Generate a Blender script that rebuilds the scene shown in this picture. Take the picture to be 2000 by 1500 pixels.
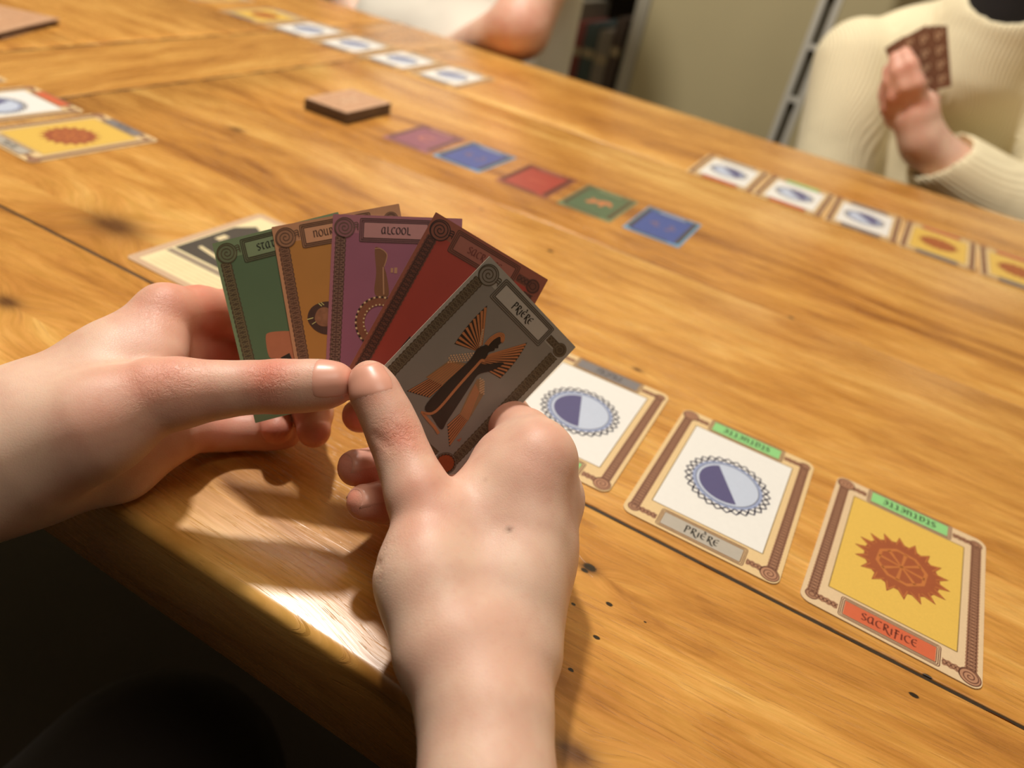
import bpy, math, random
import numpy as np
from mathutils import Vector, Matrix

# ------------------------------------------------------------------ scene
scn = bpy.context.scene
for o in list(bpy.data.objects):
    bpy.data.objects.remove(o, do_unlink=True)
COL = scn.collection
random.seed(7)
RNG = np.random.default_rng(11)

# All lengths below are millimetres in the table's own frame: x along the table,
# y across it (away from the photographer), z up from the table top.
TABLE_Z = 750.0
def W(p):
    return (p[0] / 1000.0, p[1] / 1000.0, (p[2] + TABLE_Z) / 1000.0)

# ------------------------------------------------------------------ camera
CAM_R = np.array([0.8608331, 0.4735164, 0.1864096])
CAM_U = np.array([-0.4055101, 0.4169698, 0.8134480])
CAM_F = np.array([-0.3074538, 0.7758340, -0.5509572])
CAM_H = 193.607
FPX = 1471.32
cam_d = bpy.data.cameras.new('camera')
cam = bpy.data.objects.new('camera', cam_d)
COL.objects.link(cam)
m = Matrix.Identity(4)
for i in range(3):
    m[i][0], m[i][1], m[i][2] = CAM_R[i], CAM_U[i], -CAM_F[i]
m.translation = Vector(W((0, 0, CAM_H)))
cam.matrix_world = m
cam_d.sensor_fit = 'HORIZONTAL'
cam_d.sensor_width = 36.0
cam_d.lens = 36.0 * FPX / 2000.0
cam_d.clip_start = 0.01
cam_d.clip_end = 50
cam_d.dof.use_dof = True
cam_d.dof.focus_distance = 0.230
cam_d.dof.aperture_fstop = 8.8
scn.camera = cam

# ------------------------------------------------------------------ world and lights
wd = bpy.data.worlds.new('room_light')
scn.world = wd
wd.use_nodes = True
bg = wd.node_tree.nodes['Background']
bg.inputs[0].default_value = (1.0, 0.88, 0.74, 1)
bg.inputs[1].default_value = 0.02

def lamp(name, kind, loc, power, color, size, target=None):
    d = bpy.data.lights.new(name, kind)
    d.energy = power
    d.color = color
    if kind == 'POINT':
        d.shadow_soft_size = size
    elif kind == 'AREA':
        d.shape = 'DISK'; d.size = size
    o = bpy.data.objects.new(name, d)
    COL.objects.link(o)
    o.location = W(loc)
    if target is not None:
        v = Vector(W(target)) - Vector(W(loc))
        o.rotation_euler = v.to_track_quat('-Z', 'Y').to_euler()
    return o
lamp('pendant_light', 'POINT', (-660, 628, 1290), 51.0, (1.0, 0.95, 0.88), 0.05)
lamp('fill_light', 'AREA', (260, 40, 1720), 7.0, (1.0, 0.93, 0.82), 0.9, (0, 150, 0))  # soft overhead fill, added to lift the hand and the held cards

vs = scn.view_settings
vs.view_transform = 'Standard'
vs.look = 'None'
vs.gamma = 1.0
vs.use_curve_mapping = False
vs.exposure = 0.38

# ------------------------------------------------------------------ helpers
def ray(px, py):
    return (px - 1000.0) / FPX * CAM_R - (py - 750.0) / FPX * CAM_U + CAM_F
def Q(px, py, dep):
    """point seen at a photograph pixel, dep mm in front of the camera (survey helper)"""
    return ray(px, py) * dep + np.array([0, 0, CAM_H])
def at_z(px, py, z=0.0):
    d = ray(px, py)
    return d * ((z - CAM_H) / d[2]) + np.array([0, 0, CAM_H])
def at_y(px, py, y):
    d = ray(px, py)
    return d * (y / d[1]) + np.array([0, 0, CAM_H])

def srgb(r, g, b):
    f = lambda c: c / 12.92 if c <= 0.04045 else ((c + 0.055) / 1.055) ** 2.4
    return (f(r / 255.0), f(g / 255.0), f(b / 255.0), 1.0)

MATS = {}
def mat(name, color, rough=0.5, coat=0.0, noise=0.0, nscale=400.0, spec=0.5, bump=0.0, metal=0.0):
    """principled material with a little procedural colour mottling"""
    if name in MATS:
        return MATS[name]
    M = bpy.data.materials.new(name)
    M.use_nodes = True
    nt = M.node_tree
    b = nt.nodes['Principled BSDF']
    b.inputs['Roughness'].default_value = rough
    b.inputs['Coat Weight'].default_value = coat
    b.inputs['Coat Roughness'].default_value = 0.25
    b.inputs['Specular IOR Level'].default_value = spec
    b.inputs['Metallic'].default_value = metal
    tc = nt.nodes.new('ShaderNodeTexCoord')
    nz = nt.nodes.new('ShaderNodeTexNoise')
    nz.inputs['Scale'].default_value = nscale
    nz.inputs['Detail'].default_value = 3
    nt.links.new(tc.outputs['Object'], nz.inputs['Vector'])
    mx = nt.nodes.new('ShaderNodeMix'); mx.data_type = 'RGBA'
    k = noise
    mx.inputs['A'].default_value = tuple(c * (1 - k) for c in color[:3]) + (1,)
    mx.inputs['B'].default_value = tuple(min(1, c * (1 + k)) for c in color[:3]) + (1,)
    nt.links.new(nz.outputs['Fac'], mx.inputs['Factor'])
    nt.links.new(mx.outputs['Result'], b.inputs['Base Color'])
    if bump > 0:
        bp = nt.nodes.new('ShaderNodeBump')
        bp.inputs['Strength'].default_value = 1.0
        bp.inputs['Distance'].default_value = bump
        nt.links.new(nz.outputs['Fac'], bp.inputs['Height'])
        nt.links.new(bp.outputs['Normal'], b.inputs['Normal'])
    MATS[name] = M
    return M

def mesh(name, verts, faces, smooth=False):
    me = bpy.data.meshes.new(name)
    me.from_pydata([tuple(map(float, v)) for v in verts], [], [tuple(int(i) for i in f) for f in faces])
    me.update()
    if smooth:
        me.polygons.foreach_set('use_smooth', [True] * len(me.polygons))
    return me

def obj(name, me, material=None, parent=None):
    o = bpy.data.objects.new(name, me)
    if material is not None and me is not None and not me.materials:
        me.materials.append(material)
    COL.objects.link(o)
    if parent is not None:
        o.parent = parent
    return o

def tag(o, label, cat, group=None):
    o['label'] = label
    o['category'] = cat
    if group:
        o['group'] = group
    return o

def struct(o, label=None, cat=None):
    o['kind'] = 'structure'
    if label: o['label'] = label
    if cat: o['category'] = cat
    return o

class MB:
    """collects faces in millimetres and links them as one mesh object"""
    def __init__(s):
        s.v = []; s.f = []; s.m = []
    def add(s, verts, faces, mi=0):
        n = len(s.v)
        s.v += [tuple(map(float, p)) for p in verts]
        s.f += [tuple(i + n for i in f) for f in faces]
        s.m += [mi] * len(faces)
    def box(s, c, size, R=None, mi=0):
        hx, hy, hz = size[0] / 2, size[1] / 2, size[2] / 2
        vs_ = [(x, y, z) for z in (-hz, hz) for y in (-hy, hy) for x in (-hx, hx)]
        vs_ = np.array(vs_)
        if R is not None: vs_ = vs_ @ np.array(R).T
        s.add(vs_ + np.array(c), [(0, 2, 3, 1), (4, 5, 7, 6), (0, 1, 5, 4), (2, 6, 7, 3), (0, 4, 6, 2), (1, 3, 7, 5)], mi)
    def prism(s, poly, z0, z1, mi=0, side=None):
        n = len(poly)
        s.add([(x, y, z0) for x, y in poly] + [(x, y, z1) for x, y in poly],
              [tuple(range(n - 1, -1, -1)), tuple(range(n, 2 * n))], mi)
        k = len(s.v) - 2 * n
        for i in range(n):
            j = (i + 1) % n
            s.f.append((k + i, k + j, k + n + j, k + n + i)); s.m.append(mi if side is None else side)
    def flat(s, poly, z, mi=0):
        s.add([(x, y, z) for x, y in poly], [tuple(range(len(poly)))], mi)
    def ribbon(s, pts, w, z, closed=False, mi=0):
        pts = np.array(pts, float)
        n = len(pts)
        if closed:
            t = np.roll(pts, -1, 0) - np.roll(pts, 1, 0)
        else:
            t = np.gradient(pts, axis=0)
        t /= np.maximum(np.linalg.norm(t, axis=1, keepdims=True), 1e-9)
        nn = np.stack([-t[:, 1], t[:, 0]], 1)
        w = np.broadcast_to(np.asarray(w, float), (n,))[:, None] / 2
        a, b = pts + nn * w, pts - nn * w
        vs_ = [(x, y, z) for x, y in a] + [(x, y, z) for x, y in b]
        fs = [(i + n, (i + 1) % n + n, (i + 1) % n, i) for i in range(n if closed else n - 1)]
        s.add(vs_, fs, mi)
    def nib(s, pts, w, z, ang=0.5, thin=0.28, mi=0):
        """broad-nib pen stroke"""
        pts = np.array(pts, float)
        t = np.gradient(pts, axis=0)
        t /= np.maximum(np.linalg.norm(t, axis=1, keepdims=True), 1e-9)
        nd = np.array([math.cos(ang), math.sin(ang)])
        c = np.abs(t[:, 0] * nd[1] - t[:, 1] * nd[0])
        s.ribbon(pts, w * (thin + (1 - thin) * c), z, mi=mi)
    def mesh(s, name, mats_, scale=0.001, smooth=False):
        me = bpy.data.meshes.new(name)
        me.from_pydata([(x * scale, y * scale, z * scale) for x, y, z in s.v], [], s.f)
        for M in mats_: me.materials.append(M)
        if len(mats_) > 1:
            me.polygons.foreach_set('material_index', s.m)
        if smooth:
            me.polygons.foreach_set('use_smooth', [True] * len(me.polygons))
        me.update()
        return me

def place(o, origin_mm, d1=(1, 0, 0), d2=(0, 1, 0)):
    d1 = Vector(d1).normalized(); d2 = Vector(d2).normalized(); n = d1.cross(d2).normalized()
    d2 = n.cross(d1)
    M = Matrix.Identity(4)
    for i in range(3):
        M[i][0], M[i][1], M[i][2] = d1[i], d2[i], n[i]
    M.translation = Vector(W(origin_mm))
    o.matrix_world = M
    return o

def copy_tree(o, parent=None):
    c = o.copy()
    COL.objects.link(c)
    if parent is not None: c.parent = parent
    for ch in list(o.children):
        copy_tree(ch, c)
    return c

def smooth_path(P, n=8, closed=False):
    """catmull-rom through points"""
    P = np.array(P, float)
    N = len(P)
    out = []
    rng = range(N if closed else N - 1)
    for i in rng:
        p0 = P[(i - 1) % N] if (closed or i > 0) else 2 * P[0] - P[1]
        p1 = P[i]; p2 = P[(i + 1) % N]
        p3 = P[(i + 2) % N] if (closed or i + 2 < N) else 2 * P[-1] - P[-2]
        for k in range(n):
            t = k / n
            out.append(0.5 * (2 * p1 + (p2 - p0) * t + (2 * p0 - 5 * p1 + 4 * p2 - p3) * t * t + (3 * p1 - p0 - 3 * p2 + p3) * t ** 3))
    if not closed: out.append(P[-1])
    return np.array(out)

def rrect(w, h, r, n=6):
    pts = []
    for cx, cy, a0 in ((w / 2 - r, h / 2 - r, 0), (-w / 2 + r, h / 2 - r, 90), (-w / 2 + r, -h / 2 + r, 180), (w / 2 - r, -h / 2 + r, 270)):
        for k in range(n + 1):
            a = math.radians(a0 + 90 * k / n)
            pts.append((cx + r * math.cos(a), cy + r * math.sin(a)))
    return pts
def rect(x0, y0, x1, y1):
    return [(x0, y0), (x1, y0), (x1, y1), (x0, y1)]
def circle(cx, cy, r, n=40, a0=0, a1=2 * math.pi):
    full = abs(a1 - a0 - 2 * math.pi) < 1e-6
    return [(cx + r * math.cos(a0 + (a1 - a0) * k / (n if full else n - 1)), cy + r * math.sin(a0 + (a1 - a0) * k / (n if full else n - 1))) for k in range(n)]

# ------------------------------------------------------------------ solid modelling with a distance field
class Field:
    """signed distance field on a grid; round cones are blended in, then skinned"""
    def __init__(s, lo, hi, vox):
        s.vox = vox
        s.lo = np.array(lo, float)
        s.n = np.ceil((np.array(hi) - s.lo) / vox).astype(int) + 1
        s.d = np.full(s.n, 40.0, np.float32)
    def _win(s, pts, pad):
        pts = np.atleast_2d(pts)
        a = np.clip(np.floor((pts.min(0) - pad - s.lo) / s.vox).astype(int), 0, s.n - 1)
        b = np.clip(np.ceil((pts.max(0) + pad - s.lo) / s.vox).astype(int) + 1, 1, s.n)
        ax = [s.lo[i] + s.vox * np.arange(a[i], b[i]) for i in range(3)]
        g = np.stack(np.meshgrid(*ax, indexing='ij'), -1).astype(np.float32)
        return (slice(a[0], b[0]), slice(a[1], b[1]), slice(a[2], b[2])), g
    @staticmethod
    def cone(g, a, b, ra, rb, flat=None):
        a = np.asarray(a, np.float32); b = np.asarray(b, np.float32)
        ab = b - a
        L2 = max(float(ab @ ab), 1e-6)
        p = g - a
        t = np.clip((p @ ab) / L2, 0, 1)
        q = p - t[..., None] * ab
        if flat is not None:
            nrm, sc = flat
            nrm = np.asarray(nrm, np.float32); nrm = nrm / np.linalg.norm(nrm)
            c = q @ nrm
            q = q + (c * (1.0 / sc - 1.0))[..., None] * nrm
            return (np.sqrt((q * q).sum(-1)) - (ra + (rb - ra) * t)) * min(1.0, sc * 1.15)
        return np.sqrt((q * q).sum(-1)) - (ra + (rb - ra) * t)
    @staticmethod
    def smin(a, b, k):
        h = np.clip(0.5 + 0.5 * (b - a) / k, 0, 1)
        return b * (1 - h) + a * h - k * h * (1 - h)
    def add(s, a, b, ra, rb, k=6.0, flat=None):
        pad = max(ra, rb) * (1.0 / min(1, flat[1]) if flat and flat[1] < 1 else (flat[1] if flat else 1)) + 12 + k
        sl, g = s._win(np.array([a, b]), pad)
        s.d[sl] = s.smin(s.d[sl], s.cone(g, a, b, ra, rb, flat), k)
    def chain(s, pts, k_in=3.0, k_base=7.0, reach=16.0, k_far=0.8, flat=None):
        """a finger: list of (point, radius); blends softly at its base only"""
        P = np.array([p for p, _ in pts]); R = [r for _, r in pts]
        sl, g = s._win(P, max(R) + 14)
        f = None
        for i in range(len(P) - 1):
            c = s.cone(g, P[i], P[i + 1], R[i], R[i + 1], flat)
            f = c if f is None else s.smin(f, c, k_in)
        dist = np.sqrt(((g - P[0].astype(np.float32)) ** 2).sum(-1))
        k = k_far + (k_base - k_far) * np.exp(-(dist / reach) ** 2)
        s.d[sl] = s.smin(s.d[sl], f, k)
    def cut(s, a, b, ra, rb, k=1.5):
        sl, g = s._win(np.array([a, b]), max(ra, rb) + 8)
        c = s.cone(g, a, b, ra, rb)
        s.d[sl] = -s.smin(-s.d[sl], c, k)
    def cut_plane(s, p, nrm, k=0.5):
        """remove everything on the side nrm points to"""
        ax = [s.lo[i] + s.vox * np.arange(s.n[i]) for i in range(3)]
        g = np.stack(np.meshgrid(*ax, indexing='ij'), -1).astype(np.float32)
        nrm = np.asarray(nrm, np.float32); nrm = nrm / np.linalg.norm(nrm)
        c = (g - np.asarray(p, np.float32)) @ nrm
        s.d = -s.smin(-s.d, -c, k)
    def sample(s, P):
        P = np.atleast_2d(P)
        q = (P - s.lo) / s.vox
        i = np.clip(np.floor(q).astype(int), 0, s.n - 2)
        t = q - i
        v = 0
        for dx in (0, 1):
            for dy in (0, 1):
                for dz in (0, 1):
                    w_ = (t[:, 0] if dx else 1 - t[:, 0]) * (t[:, 1] if dy else 1 - t[:, 1]) * (t[:, 2] if dz else 1 - t[:, 2])
                    v = v + w_ * s.d[i[:, 0] + dx, i[:, 1] + dy, i[:, 2] + dz]
        return v
    def skin(s, smooth=2):
        """naive surface nets"""
        d = s.d
        ins = d < 0
        nx, ny, nz = s.n
        cs = np.zeros((nx - 1, ny - 1, nz - 1), np.int16)
        for dx in (0, 1):
            for dy in (0, 1):
                for dz in (0, 1):
                    cs += ins[dx:nx - 1 + dx, dy:ny - 1 + dy, dz:nz - 1 + dz]
        act = (cs > 0) & (cs < 8)
        idx = np.full(act.shape, -1, np.int64)
        cells = np.argwhere(act)
        idx[act] = np.arange(len(cells))
        acc = np.zeros((len(cells), 3)); cnt = np.zeros(len(cells))
        corners = [(x, y, z) for x in (0, 1) for y in (0, 1) for z in (0, 1)]
        for ci in range(8):
            for cj in range(ci + 1, 8):
                A = np.array(corners[ci]); B = np.array(corners[cj])
                if np.abs(A - B).sum() != 1: continue
                ia = cells + A; ib = cells + B
                va = d[ia[:, 0], ia[:, 1], ia[:, 2]]; vb = d[ib[:, 0], ib[:, 1], ib[:, 2]]
                mk = (va < 0) != (vb < 0)
                t = np.where(mk, va / np.where(mk, va - vb, 1), 0)
                acc += np.where(mk[:, None], A + (B - A) * t[:, None], 0)
                cnt += mk
        V = s.lo + (cells + acc / cnt[:, None]) * s.vox
        F = []
        for ax in range(3):
            o1, o2 = [(1, 2), (2, 0), (0, 1)][ax]
            sl0 = [slice(None)] * 3; sl1 = [slice(None)] * 3
            sl0[ax] = slice(0, -1); sl1[ax] = slice(1, None)
            a = ins[tuple(sl0)]; b = ins[tuple(sl1)]
            for sign in (True, False):
                E = np.argwhere((a & ~b) if sign else (~a & b))
                E = E[(E[:, o1] > 0) & (E[:, o2] > 0) & (E[:, o1] < s.n[o1] - 1) & (E[:, o2] < s.n[o2] - 1)]
                if not len(E): continue
                q = []
                for d1, d2 in ((0, 0), (-1, 0), (-1, -1), (0, -1)):
                    c = E.copy(); c[:, o1] += d1; c[:, o2] += d2
                    q.append(idx[c[:, 0], c[:, 1], c[:, 2]])
                q = np.stack(q, 1)
                if not sign: q = q[:, ::-1]
                F.append(q)
        F = np.concatenate(F)
        F = F[(F >= 0).all(1)]
        # keep the largest connected piece
        lab = np.arange(len(V))
        for _ in range(4000):
            mn = lab[F].min(1)
            new = lab.copy()
            for c in range(4): np.minimum.at(new, F[:, c], mn)
            new = new[new]
            if (new == lab).all(): break
            lab = new
        ids, ct = np.unique(lab, return_counts=True)
        keep = lab == ids[ct.argmax()]
        if not keep.all():
            rem = np.cumsum(keep) - 1
            F = rem[F[keep[F[:, 0]]]]; V = V[keep]
        E = np.concatenate([F[:, [0, 1]], F[:, [1, 2]], F[:, [2, 3]], F[:, [3, 0]]])
        for _ in range(smooth):
            sm = np.zeros_like(V); n = np.zeros(len(V))
            np.add.at(sm, E[:, 0], V[E[:, 1]]); np.add.at(sm, E[:, 1], V[E[:, 0]])
            np.add.at(n, E[:, 0], 1); np.add.at(n, E[:, 1], 1)
            V = V * 0.45 + 0.55 * sm / np.maximum(n, 1)[:, None]
        return V, F

def np_mesh(name, V, F, smooth=True):
    me = bpy.data.meshes.new(name)
    me.vertices.add(len(V)); me.vertices.foreach_set('co', np.asarray(V, np.float32).ravel())
    k = F.shape[1]
    me.loops.add(F.size); me.loops.foreach_set('vertex_index', F.ravel().astype(np.int32))
    me.polygons.add(len(F)); me.polygons.foreach_set('loop_start', np.arange(0, F.size, k, dtype=np.int32))
    me.update(calc_edges=True)
    me.validate()
    me.polygons.foreach_set('use_smooth', [smooth] * len(me.polygons))
    me.update()
    return me
def wmm(V):
    V = np.array(V, float).copy()
    V[:, 2] += TABLE_Z
    return V / 1000.0

# ------------------------------------------------------------------ wood
class NT:
    """small node-graph writer"""
    def __init__(s, M):
        M.use_nodes = True
        s.t = M.node_tree; s.N = s.t.nodes; s.L = s.t.links
        s.bsdf = s.N['Principled BSDF']
    def new(s, kind, **kw):
        n = s.N.new(kind)
        for k, v in kw.items(): setattr(n, k, v)
        return n
    def put(s, sock, v):
        if hasattr(v, 'is_output'): s.L.new(v, sock)
        elif v is not None: sock.default_value = v
    def math(s, op, a, b=None, c=None, clamp=False):
        n = s.new('ShaderNodeMath', operation=op, use_clamp=clamp)
        s.put(n.inputs[0], a); s.put(n.inputs[1], b)
        if c is not None: s.put(n.inputs[2], c)
        return n.outputs[0]
    def vmath(s, op, a, b=None):
        n = s.new('ShaderNodeVectorMath', operation=op)
        s.put(n.inputs[0], a)
        if b is not None: s.put(n.inputs[1], b)
        return n
    def xyz(s, v):
        n = s.new('ShaderNodeSeparateXYZ'); s.put(n.inputs[0], v); return n.outputs
    def comb(s, x, y, z):
        n = s.new('ShaderNodeCombineXYZ')
        for i, v in enumerate((x, y, z)): s.put(n.inputs[i], v)
        return n.outputs[0]
    def noise(s, vec, scale, detail=2.0, rough=0.5, dist=0.0):
        n = s.new('ShaderNodeTexNoise')
        s.put(n.inputs['Vector'], vec)
        n.inputs['Scale'].default_value = scale; n.inputs['Detail'].default_value = detail
        n.inputs['Roughness'].default_value = rough; n.inputs['Distortion'].default_value = dist
        return n.outputs['Fac']
    def ramp(s, fac, stops):
        n = s.new('ShaderNodeValToRGB')
        e = n.color_ramp.elements
        while len(e) < len(stops): e.new(0.5)
        for i, (p, c) in enumerate(stops):
            e[i].position = p
            e[i].color = c if len(c) == 4 else (*c, 1)
        s.put(n.inputs[0], fac)
        return n.outputs[0]
    def mix(s, f, a, b, blend='MIX'):
        n = s.new('ShaderNodeMix', data_type='RGBA', blend_type=blend)
        s.put(n.inputs['Factor'], f); s.put(n.inputs['A'], a); s.put(n.inputs['B'], b)
        return n.outputs['Result']
    def smooth(s, v, a, b):
        n = s.new('ShaderNodeMapRange', interpolation_type='SMOOTHSTEP')
        s.put(n.inputs[0], v)
        n.inputs[1].default_value = a; n.inputs[2].default_value = b
        return n.outputs[0]
    def bump(s, h, dist, strength=1.0, normal=None):
        n = s.new('ShaderNodeBump')
        n.inputs['Strength'].default_value = strength; n.inputs['Distance'].default_value = dist
        s.put(n.inputs['Height'], h)
        if normal is not None: s.put(n.inputs['Normal'], normal)
        return n.outputs[0]

# knots of the table top: (x, y, size) in mm
KNOTS = []
for px, py, sz in ((222, 440, 15), (1150, 1110, 3.2), (462, 253, 5), (1020, 770, 4), (1245, 722, 2.2), (1330, 920, 2.0), (745, 1345, 9), (12, 590, 6), (1230, 840, 3), (1120, 1475, 6), (330, 645, 3), (1010, 1195, 2.5)):
    p = at_z(px, py)
    KNOTS.append((p[0], p[1], sz))
HOLES = []  # worm holes and cracks: (x, y, size)
for px, py, sz in ((1152, 1108, 2.2), (1142, 1114, 1.4), (1190, 1180, 1.1), (1165, 1245, 1.0), (1095, 1185, .8), (1120, 1180, .7), (1785, 1358, 1.3), (1115, 1308, .8), (1812, 1322, 1.6), (1260, 1215, .5), (980, 1090, .8), (1075, 490, 2.0), (1545, 620, 1.6), (940, 408, 1.5)):
    p = at_z(px, py)
    HOLES.append((p[0], p[1], sz))

def wood_material(name, axis='x', tint=1.0, knots=True):
    M = bpy.data.materials.new(name)
    g = NT(M)
    geo = g.new('ShaderNodeNewGeometry')
    oi = g.new('ShaderNodeObjectInfo')
    P = geo.outputs['Position']
    x, y, z = g.xyz(P)
    if axis == 'y': x, y = y, x
    y = g.math('SUBTRACT', y, g.math('MULTIPLY', g.math('SUBTRACT', z, 0.75), 1.0))
    rnd = g.math('MULTIPLY', oi.outputs['Random'], 37.0)
    # slow wander of the grain
    wv = g.noise(g.comb(g.math('MULTIPLY', x, 2.2), g.math('MULTIPLY', y, 5.0), rnd), 1.0, 2.0)
    yy = g.math('MULTIPLY_ADD', g.math('SUBTRACT', wv, 0.5), 0.09, y)
    dark = None
    if knots:
        for (kx, ky, sz) in KNOTS:
            dx = g.math('SUBTRACT', x, kx / 1000.0); dy = g.math('SUBTRACT', y, ky / 1000.0)
            s_ = sz / 1000.0
            d2 = g.math('ADD', g.math('MULTIPLY', g.math('MULTIPLY', dx, dx), 0.35 / s_ ** 2), g.math('MULTIPLY', g.math('MULTIPLY', dy, dy), 1.0 / s_ ** 2))
            fall = g.math('EXPONENT', g.math('MULTIPLY', d2, -0.25))
            sg = g.math('MULTIPLY', fall, g.math('MULTIPLY', g.math('SIGN', dy), s_ * 1.5))
            yy = g.math('ADD', yy, sg)
            core = g.math('EXPONENT', g.math('MULTIPLY', d2, -1.6))
            dark = core if dark is None else g.math('MAXIMUM', dark, core)
    big = g.noise(g.comb(g.math('MULTIPLY', x, 1.6), g.math('MULTIPLY', yy, 16.0), rnd), 1.0, 5.0, 0.62, 0.6)
    mid = g.noise(g.comb(g.math('MULTIPLY', x, 16.0), g.math('MULTIPLY', yy, 80.0), rnd), 1.0, 4.0, 0.6, 0.8)
    fib = g.noise(g.comb(g.math('MULTIPLY', x, 45.0), g.math('MULTIPLY', yy, 900.0), rnd), 1.0, 3.0, 0.6)
    por = g.noise(g.comb(g.math('MULTIPLY', x, 60.0), g.math('MULTIPLY', yy, 1900.0), g.math('ADD', rnd, 9.0)), 1.0, 2.0, 0.5)
    f = g.math('ADD', g.math('MULTIPLY', big, 0.62), g.math('MULTIPLY', mid, 0.38))
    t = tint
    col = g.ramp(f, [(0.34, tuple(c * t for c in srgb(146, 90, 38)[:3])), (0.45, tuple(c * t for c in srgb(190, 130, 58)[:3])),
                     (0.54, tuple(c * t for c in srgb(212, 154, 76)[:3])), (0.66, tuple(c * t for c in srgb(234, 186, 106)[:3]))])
    fibf = g.math('MULTIPLY_ADD', fib, 0.55, 0.72)
    col = g.mix(1.0, col, g.comb(fibf, fibf, g.math('MULTIPLY', fibf, fibf)), 'MULTIPLY')
    pm = g.smooth(por, 0.40, 0.33)
    col = g.mix(g.math('MULTIPLY', pm, 0.28), col, srgb(132, 80, 30))
    if dark is not None:
        kn = g.math('MULTIPLY', dark, g.math('ADD', 0.45, mid))
        col = g.mix(g.math('MINIMUM', kn, 0.92), col, srgb(88, 48, 18))
    if knots:
        hd = None
        for (kx, ky, sz) in HOLES:
            dx = g.math('SUBTRACT', x, kx / 1000.0); dy = g.math('SUBTRACT', y, ky / 1000.0)
            s_ = sz / 1000.0
            d2 = g.math('ADD', g.math('MULTIPLY', g.math('MULTIPLY', dx, dx), 0.5 / s_ ** 2), g.math('MULTIPLY', g.math('MULTIPLY', dy, dy), 1.4 / s_ ** 2))
            c = g.smooth(g.math('ADD', d2, g.math('MULTIPLY', g.math('SUBTRACT', fib, 0.5), 1.2)), 1.0, 0.4)
            hd = c if hd is None else g.math('MAXIMUM', hd, c)
        col = g.mix(hd, col, srgb(38, 24, 14))
    g.L.new(col, g.bsdf.inputs['Base Color'])
    rg = g.math('MULTIPLY_ADD', fib, 0.14, 0.20)
    g.L.new(rg, g.bsdf.inputs['Roughness'])
    g.bsdf.inputs['Specular IOR Level'].default_value = 0.5
    g.bsdf.inputs['Coat Weight'].default_value = 0.10
    g.bsdf.inputs['Coat Roughness'].default_value = 0.22
    scr = g.noise(g.comb(g.math('MULTIPLY', x, 16.0), g.math('MULTIPLY', y, 800.0), 3.3), 1.0, 2.0)
    h = g.math('ADD', g.math('MULTIPLY', fib, 0.6), g.math('ADD', g.math('MULTIPLY', pm, -0.8), g.math('MULTIPLY', g.smooth(scr, 0.62, 0.70), -0.6)))
    big_b = g.noise(g.comb(g.math('MULTIPLY', x, 9.0), g.math('MULTIPLY', y, 30.0), 1.0), 1.0, 2.0)
    n1 = g.bump(big_b, 0.0006, 0.35)
    n2 = g.bump(h, 0.00009, 0.7, n1)
    g.L.new(n2, g.bsdf.inputs['Normal'])
    return M

WOOD = wood_material('oak_table_top')
WOOD_END = wood_material('oak_cross_board', axis='y', tint=0.96, knots=False)
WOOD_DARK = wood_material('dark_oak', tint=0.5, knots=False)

# ------------------------------------------------------------------ the table
table = bpy.data.objects.new('dining_table', None)
COL.objects.link(table)
table.location = (0.1, 0.52, 0.0)
tag(table, 'long honey coloured oak plank table with varnished rounded front edge', 'table')
TH = 40.0
def board(name, x0, x1, y0, y1, M, front=0.0, back=0.0, b=0.7, n=1):
    """plank with softened edges; front/back give the radius of a rounded long edge"""
    prof = []
    def arc(cy, cz, rr, a0, a1, k):
        for i in range(k + 1):
            a = math.radians(a0 + (a1 - a0) * i / k)
            prof.append((cy + rr * math.cos(a), cz + rr * math.sin(a)))
    fb = max(front, b); bb = max(back, b)
    arc(y0 + b, -TH + b, b, 270, 180, 2)
    arc(y0 + fb, -fb, fb, 180, 90, 8 if front else 3)
    arc(y1 - bb, -bb, bb, 90, 0, 8 if back else 3)
    arc(y1 - b, -TH + b, b, 360, 270, 2)
    xs = [x0, x0 + b] + [x0 + b + (x1 - x0 - 2 * b) * i / 24 for i in range(1, 24)] + [x1 - b, x1]
    cx, cy = (x0 + x1) / 2, (y0 + y1) / 2
    V = []; F = []
    k = len(prof)
    for xi, X in enumerate(xs):
        end = xi in (0, len(xs) - 1)
        wob = 0.5 * math.sin(X * 0.021) + 0.35 * math.sin(X * 0.057 + 1.0)
        for (py_, pz_) in prof:
            yy, zz = py_, pz_
            if end:
                yy = py_ + (b if py_ < cy else -b); zz = pz_ + (-b if pz_ > -TH / 2 else b)
            if front and py_ < y0 + fb + 1: yy += wob
            V.append((X - cx, yy - cy, zz + TH / 2))
    for xi in range(len(xs) - 1):
        for i in range(k):
            j = (i + 1) % k
            F.append((xi * k + i, xi * k + j, (xi + 1) * k + j, (xi + 1) * k + i))
    F.append(tuple(range(k - 1, -1, -1))); F.append(tuple((len(xs) - 1) * k + i for i in range(k)))
    me = mesh(name, [(a / 1000, b_ / 1000, c / 1000) for a, b_, c in V], F, True)
    try:
        me.set_sharp_from_angle(angle=math.radians(50))
    except Exception:
        pass
    o = obj(name, me, M, table)
    o.location = Vector(W((cx, cy, -TH / 2))) - table.location
    return o
for (xa, xb) in ((-533.4, 900.0), (-1150.0, -652.0)):
    for (ya, yb, fr, bk) in ((113.0, 220.2, 4.0, 0), (221.8, 466.0, 0, 0), (466.15, 700.0, 0, 0), (700.15, 930.0, 0, 7.0)):
        board('plank', xa, xb, ya, yb, WOOD, fr, bk)
board('cross_board', -650.2, -535.4, 113.0, 929.0, WOOD_END)
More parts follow.
